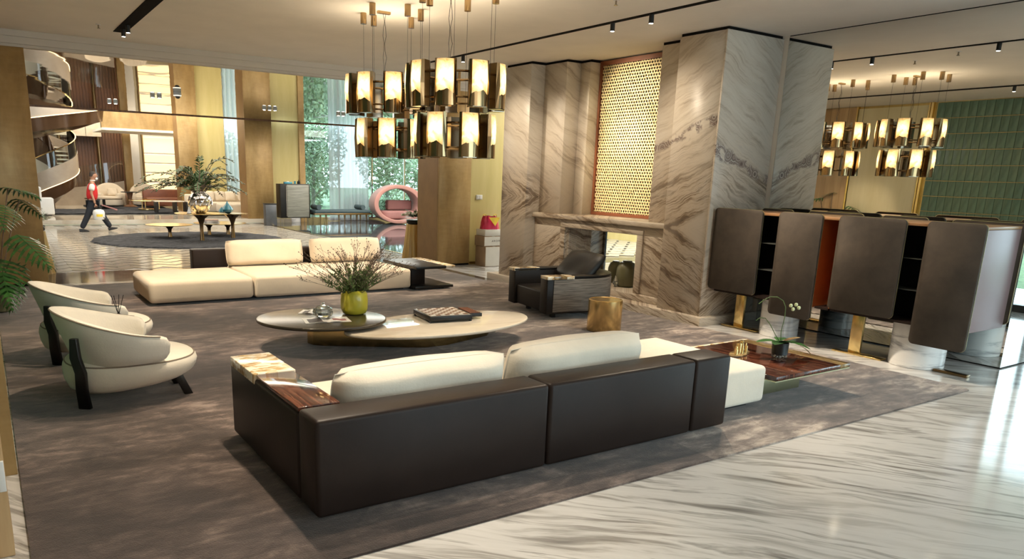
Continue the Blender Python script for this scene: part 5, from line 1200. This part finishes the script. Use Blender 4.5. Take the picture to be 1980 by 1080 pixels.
column('gold_column', 'gold leaf column behind the fern bouquet in the far lounge', 6.98, 7.78, 33.0, 33.8, 4.6, M['goldside'])
struct('wall_far_yellow', MB().box(7.79, 8.93, 33.3, 33.5, 0, 4.6), M['yellow'])
W3 = thing('window_3', None, None, (9.4, 33.4, 0)); W3['kind'] = 'structure'
obj('window_frame', MB().box(8.95, 9.9, 33.4, 33.5, 0, .3).box(8.95, 9.9, 33.4, 33.5, 4.5, 4.6).box(8.94, 8.98, 33.4, 33.5, .3, 4.5), M['chrome'], W3, world=True)
obj('pane', MB().box(8.99, 9.88, 33.44, 33.46, .3, 4.5), M['glassg'], W3, world=True)
tag(curtain('sheer_curtain', 8.96, 9.88, 33.30, .16, 4.5, None, seed=31), 'sheer curtain in the narrow window of the far lounge', 'curtain')
struct('wall_far_right', MB().box(9.9, 10.1, 28.62, 34, 0, 4.9), M['plaster'])
struct('wall_far_back', MB().box(-6, 9.9, 41.5, 41.8, 0, 4.9), M['plaster2'])
struct('wall_far_side', MB().loops([[(7.78, 33.85, z), (7.9, 33.85, z), (9.3, 41.5, z), (9.18, 41.5, z)] for z in (0, 4.6)]), M['plaster'])
# slatted walnut wall, pilasters, lit shelves
t = thing('slat_wall', 'brown walnut slatted wall behind the staircase', 'wall panel', (4.7, 40.0, ZP)); obj('backing', MB().box(-1.5, 1.35, .0, .1, 0, 4.2), M['walnut'], t)
sl = mesh('slat_mesh', MB().box(-.045, .045, -.05, 0, 0, 4.2))
for i in range(22): link('slat', sl, M['walnut'], t, (-1.42+i*.13, 0, 0))
t = thing('pilaster', 'pale stone pilaster left of the lit shelves', 'column', (6.35, 39.6, ZP)); obj('shaft', MB().box(-.18, .22, 0, .3, .1, 4.3), M['plaster'], t, bevel=.01); obj('foot', MB().box(-.2, .24, -.02, .3, 0, .1), M['cmarble'], t)
t = thing('pilaster', 'gold pilaster beside the walnut slatted wall', 'column', (5.9, 38.6, ZP)); obj('shaft', MB().box(-.16, .16, 0, .3, .1, 4.3), M['gold'], t, bevel=.01); obj('foot', MB().box(-.18, .18, -.02, .3, 0, .1), M['brass'], t)
t = thing('lit_shelving', 'backlit display shelving glowing behind the fern bouquet', 'shelving', (7.75, 39.6, ZP))
obj('back_light', MB().box(-.95, .80, .30, .32, .6, 3.2), M['shelfglow'], t); 
for z in (.6, 1.05, 1.5, 1.95, 2.4, 3.2): obj('shelf', MB().box(-.98, .84, -.05, .29, z-.03, z+.03), M['plaster'], t); 
for z in (1.05, 1.5, 1.95, 2.4, 3.2): obj('light_strip', MB().box(-.95, .8, .20, .24, z-.045, z-.032), M['glow'], t)
for x in (-1.0, .86): obj('side_panel', MB().box(x-.02, x+.02, -.05, .33, .5, 3.3), M['gold'], t)
# soffit beam
t = thing('soffit_beam', 'gold soffit beam crossing above the far lounge', 'beam', (6.4, 35.5, 3.36)); obj('beam_face', MB().box(-1.9, 1.6, 0, .1, .10, .95), M['gold'], t); obj('beam_underside', MB().box(-1.9, 1.6, -.1, 3.0, 0, .098), M['plaster'], t); obj('light_strip', MB().box(-1.8, 1.5, -.13, -.10, .02, .06), M['glow'], t)
t = thing('stone_panel', 'cream stone panel on the landing above the staircase', 'wall panel', (4.2, 39.2, 3.2))
for i in range(3): obj('stone_slab', MB().box(-1.2+i*.65, -.57+i*.65, 0, .1, .0, 1.1), M['cmarble'], t, bevel=.004)
obj('support_post', MB().cyl(-1.0, .2, -3.05, 0, .08, 14).cyl(.6, .2, -3.05, 0, .08, 14), M['bronze'], t)
obj('landing_slab', MB().box(-1.2, .75, .1, .6, 0, .12), M['plaster'], t)

# sweeping spiral staircase
ST = thing('spiral_staircase', 'sweeping spiral staircase with a brown underside and glass balustrade', 'staircase', (2.55, 35.6, ZP))
def hel(a0, a1, z0, z1, n):
    o_ = []
    for i in range(n+1):
        q = i/n; z = z0+(z1-z0)*q; k = min(1, max(0, (z-2.7)/1.0)); o_.append((R(a0+(a1-a0)*q), z, .16+.9*k, .92+1.4*k*k*(3-2*k)))
    return o_
H_ = hel(-250, 330, .1, 4.3, 110)
obj('soffit', MB().loops([[(r1*math.cos(a), r1*math.sin(a), z-.02), (r0*math.cos(a), r0*math.sin(a), z-.02), ((r0*.6+r1*.4)*math.cos(a), (r0*.6+r1*.4)*math.sin(a), z-.98), ((r0*.12+r1*.88)*math.cos(a), (r0*.12+r1*.88)*math.sin(a), z-.80)] for a, z, r0, r1 in H_]), M['brownsoffit'], ST, smooth=True, ang=50)
obj('stringer', MB().loops([[((r1+.005)*math.cos(a), (r1+.005)*math.sin(a), z-.30), ((r1+.05)*math.cos(a), (r1+.05)*math.sin(a), z-.30), ((r1+.05)*math.cos(a), (r1+.05)*math.sin(a), z+.42), ((r1+.005)*math.cos(a), (r1+.005)*math.sin(a), z+.42)] for a, z, r0, r1 in H_]), M['lav'], ST, smooth=True, ang=50)
obj('inner_stringer', MB().loops([[((r0)*math.cos(a), (r0)*math.sin(a), z-.25), ((r0-.05)*math.cos(a), (r0-.05)*math.sin(a), z-.25), ((r0-.05)*math.cos(a), (r0-.05)*math.sin(a), z+.30), ((r0)*math.cos(a), (r0)*math.sin(a), z+.30)] for a, z, r0, r1 in H_]), M['brownsoffit'], ST, smooth=True, ang=50)
obj('glass_balustrade', MB().loops([[((r1+.02)*math.cos(a), (r1+.02)*math.sin(a), z+.30), ((r1+.035)*math.cos(a), (r1+.035)*math.sin(a), z+.30), ((r1+.035)*math.cos(a), (r1+.035)*math.sin(a), z+1.0), ((r1+.02)*math.cos(a), (r1+.02)*math.sin(a), z+1.0)] for a, z, r0, r1 in H_]), M['glass'], ST, smooth=True)
obj('handrail', MB().tube([((r1+.03)*math.cos(a), (r1+.03)*math.sin(a), z+1.02) for a, z, r0, r1 in H_], .022, 6), M['brass'], ST, smooth=True)
obj('led_edge', MB().tube([((r1+.055)*math.cos(a), (r1+.055)*math.sin(a), z-.31) for a, z, r0, r1 in H_], .014, 5), M['glow'], ST, smooth=True)
for i in range(26):
    a0 = R(-250+580*i/26); a1 = R(-250+580*(i+1)/26); z = .1+4.2*(i+.5)/26; kk = min(1, max(0, (z-2.7)/1.0)); q0, q1 = .2+.9*kk, .90+1.4*kk*kk*(3-2*kk)
    obj('tread', MB().loops([[(q0*math.cos(a), q0*math.sin(a), zz), (q1*math.cos(a), q1*math.sin(a), zz), (q1*math.cos(b), q1*math.sin(b), zz), (q0*math.cos(b), q0*math.sin(b), zz)] for a, b, zz in ((a0, a1, z-.02), (a0, a1, z+.04))]), M['cmarble'], ST)
# curved glass screen at the foot of the stairs
t = thing('curved_balustrade', 'low curved cream wall topped by glass right of the staircase', 'balustrade', (4.3, 37.8, ZP))
cpth = [(-1.7+3.0*k/20, .8*math.sin(k/20*PI*.8)) for k in range(21)]
obj('parapet', MB().loops([[(x, y, 0), (x, y+.1, 0), (x, y+.1, .75+.35*(k/20)**2), (x, y, .75+.35*(k/20)**2)] for k, (x, y) in enumerate(cpth)]), M['lav'], t, smooth=True, ang=50)
obj('glass_screen', MB().loops([[(x, y+.04, .75+.35*(k/20)**2), (x, y+.055, .75+.35*(k/20)**2), (x, y+.055, 1.5+.5*(k/20)), (x, y+.04, 1.5+.5*(k/20))] for k, (x, y) in enumerate(cpth)]), M['glass'], t, smooth=True)

# ceiling fittings in the hall
t = thing('security_camera', 'white dome security camera hanging from the hall ceiling', 'camera', (4.2, 19.6, 3.69)); obj('housing', MB().cyl(0, 0, -.10, 0, .09, 20), M['white'], t, bevel=.005); obj('lens_dome', MB().ell((0, -.03, -.11), (.06, .06, .05), 14, 8), M['black'], t, smooth=True)
for i, (x, y, lab) in enumerate(((3.9, 21.0, 'pair of small white spotlights on the hall ceiling near the security camera'), (7.2, 22.4, 'row of small white spotlights on the hall ceiling before the yellow wall'), (3.3, 24.0, 'small white spotlights on the hall ceiling above the fern'), (9.6, 22.6, 'small white spotlights on the hall ceiling before the window'))):
    t = thing('ceiling_spotlight', lab, 'spotlight', (x, y, 3.69))
    for k in range(3 if i == 1 else 2):
        h = obj('spot_housing', MB().box(k*.16-.05, k*.16+.05, -.05, .05, -.06, 0), M['white'], t, bevel=.004); obj('lamp_face', MB().cyl(k*.16, 0, -.065, -.061, .035, 12), M['lamp'], h)
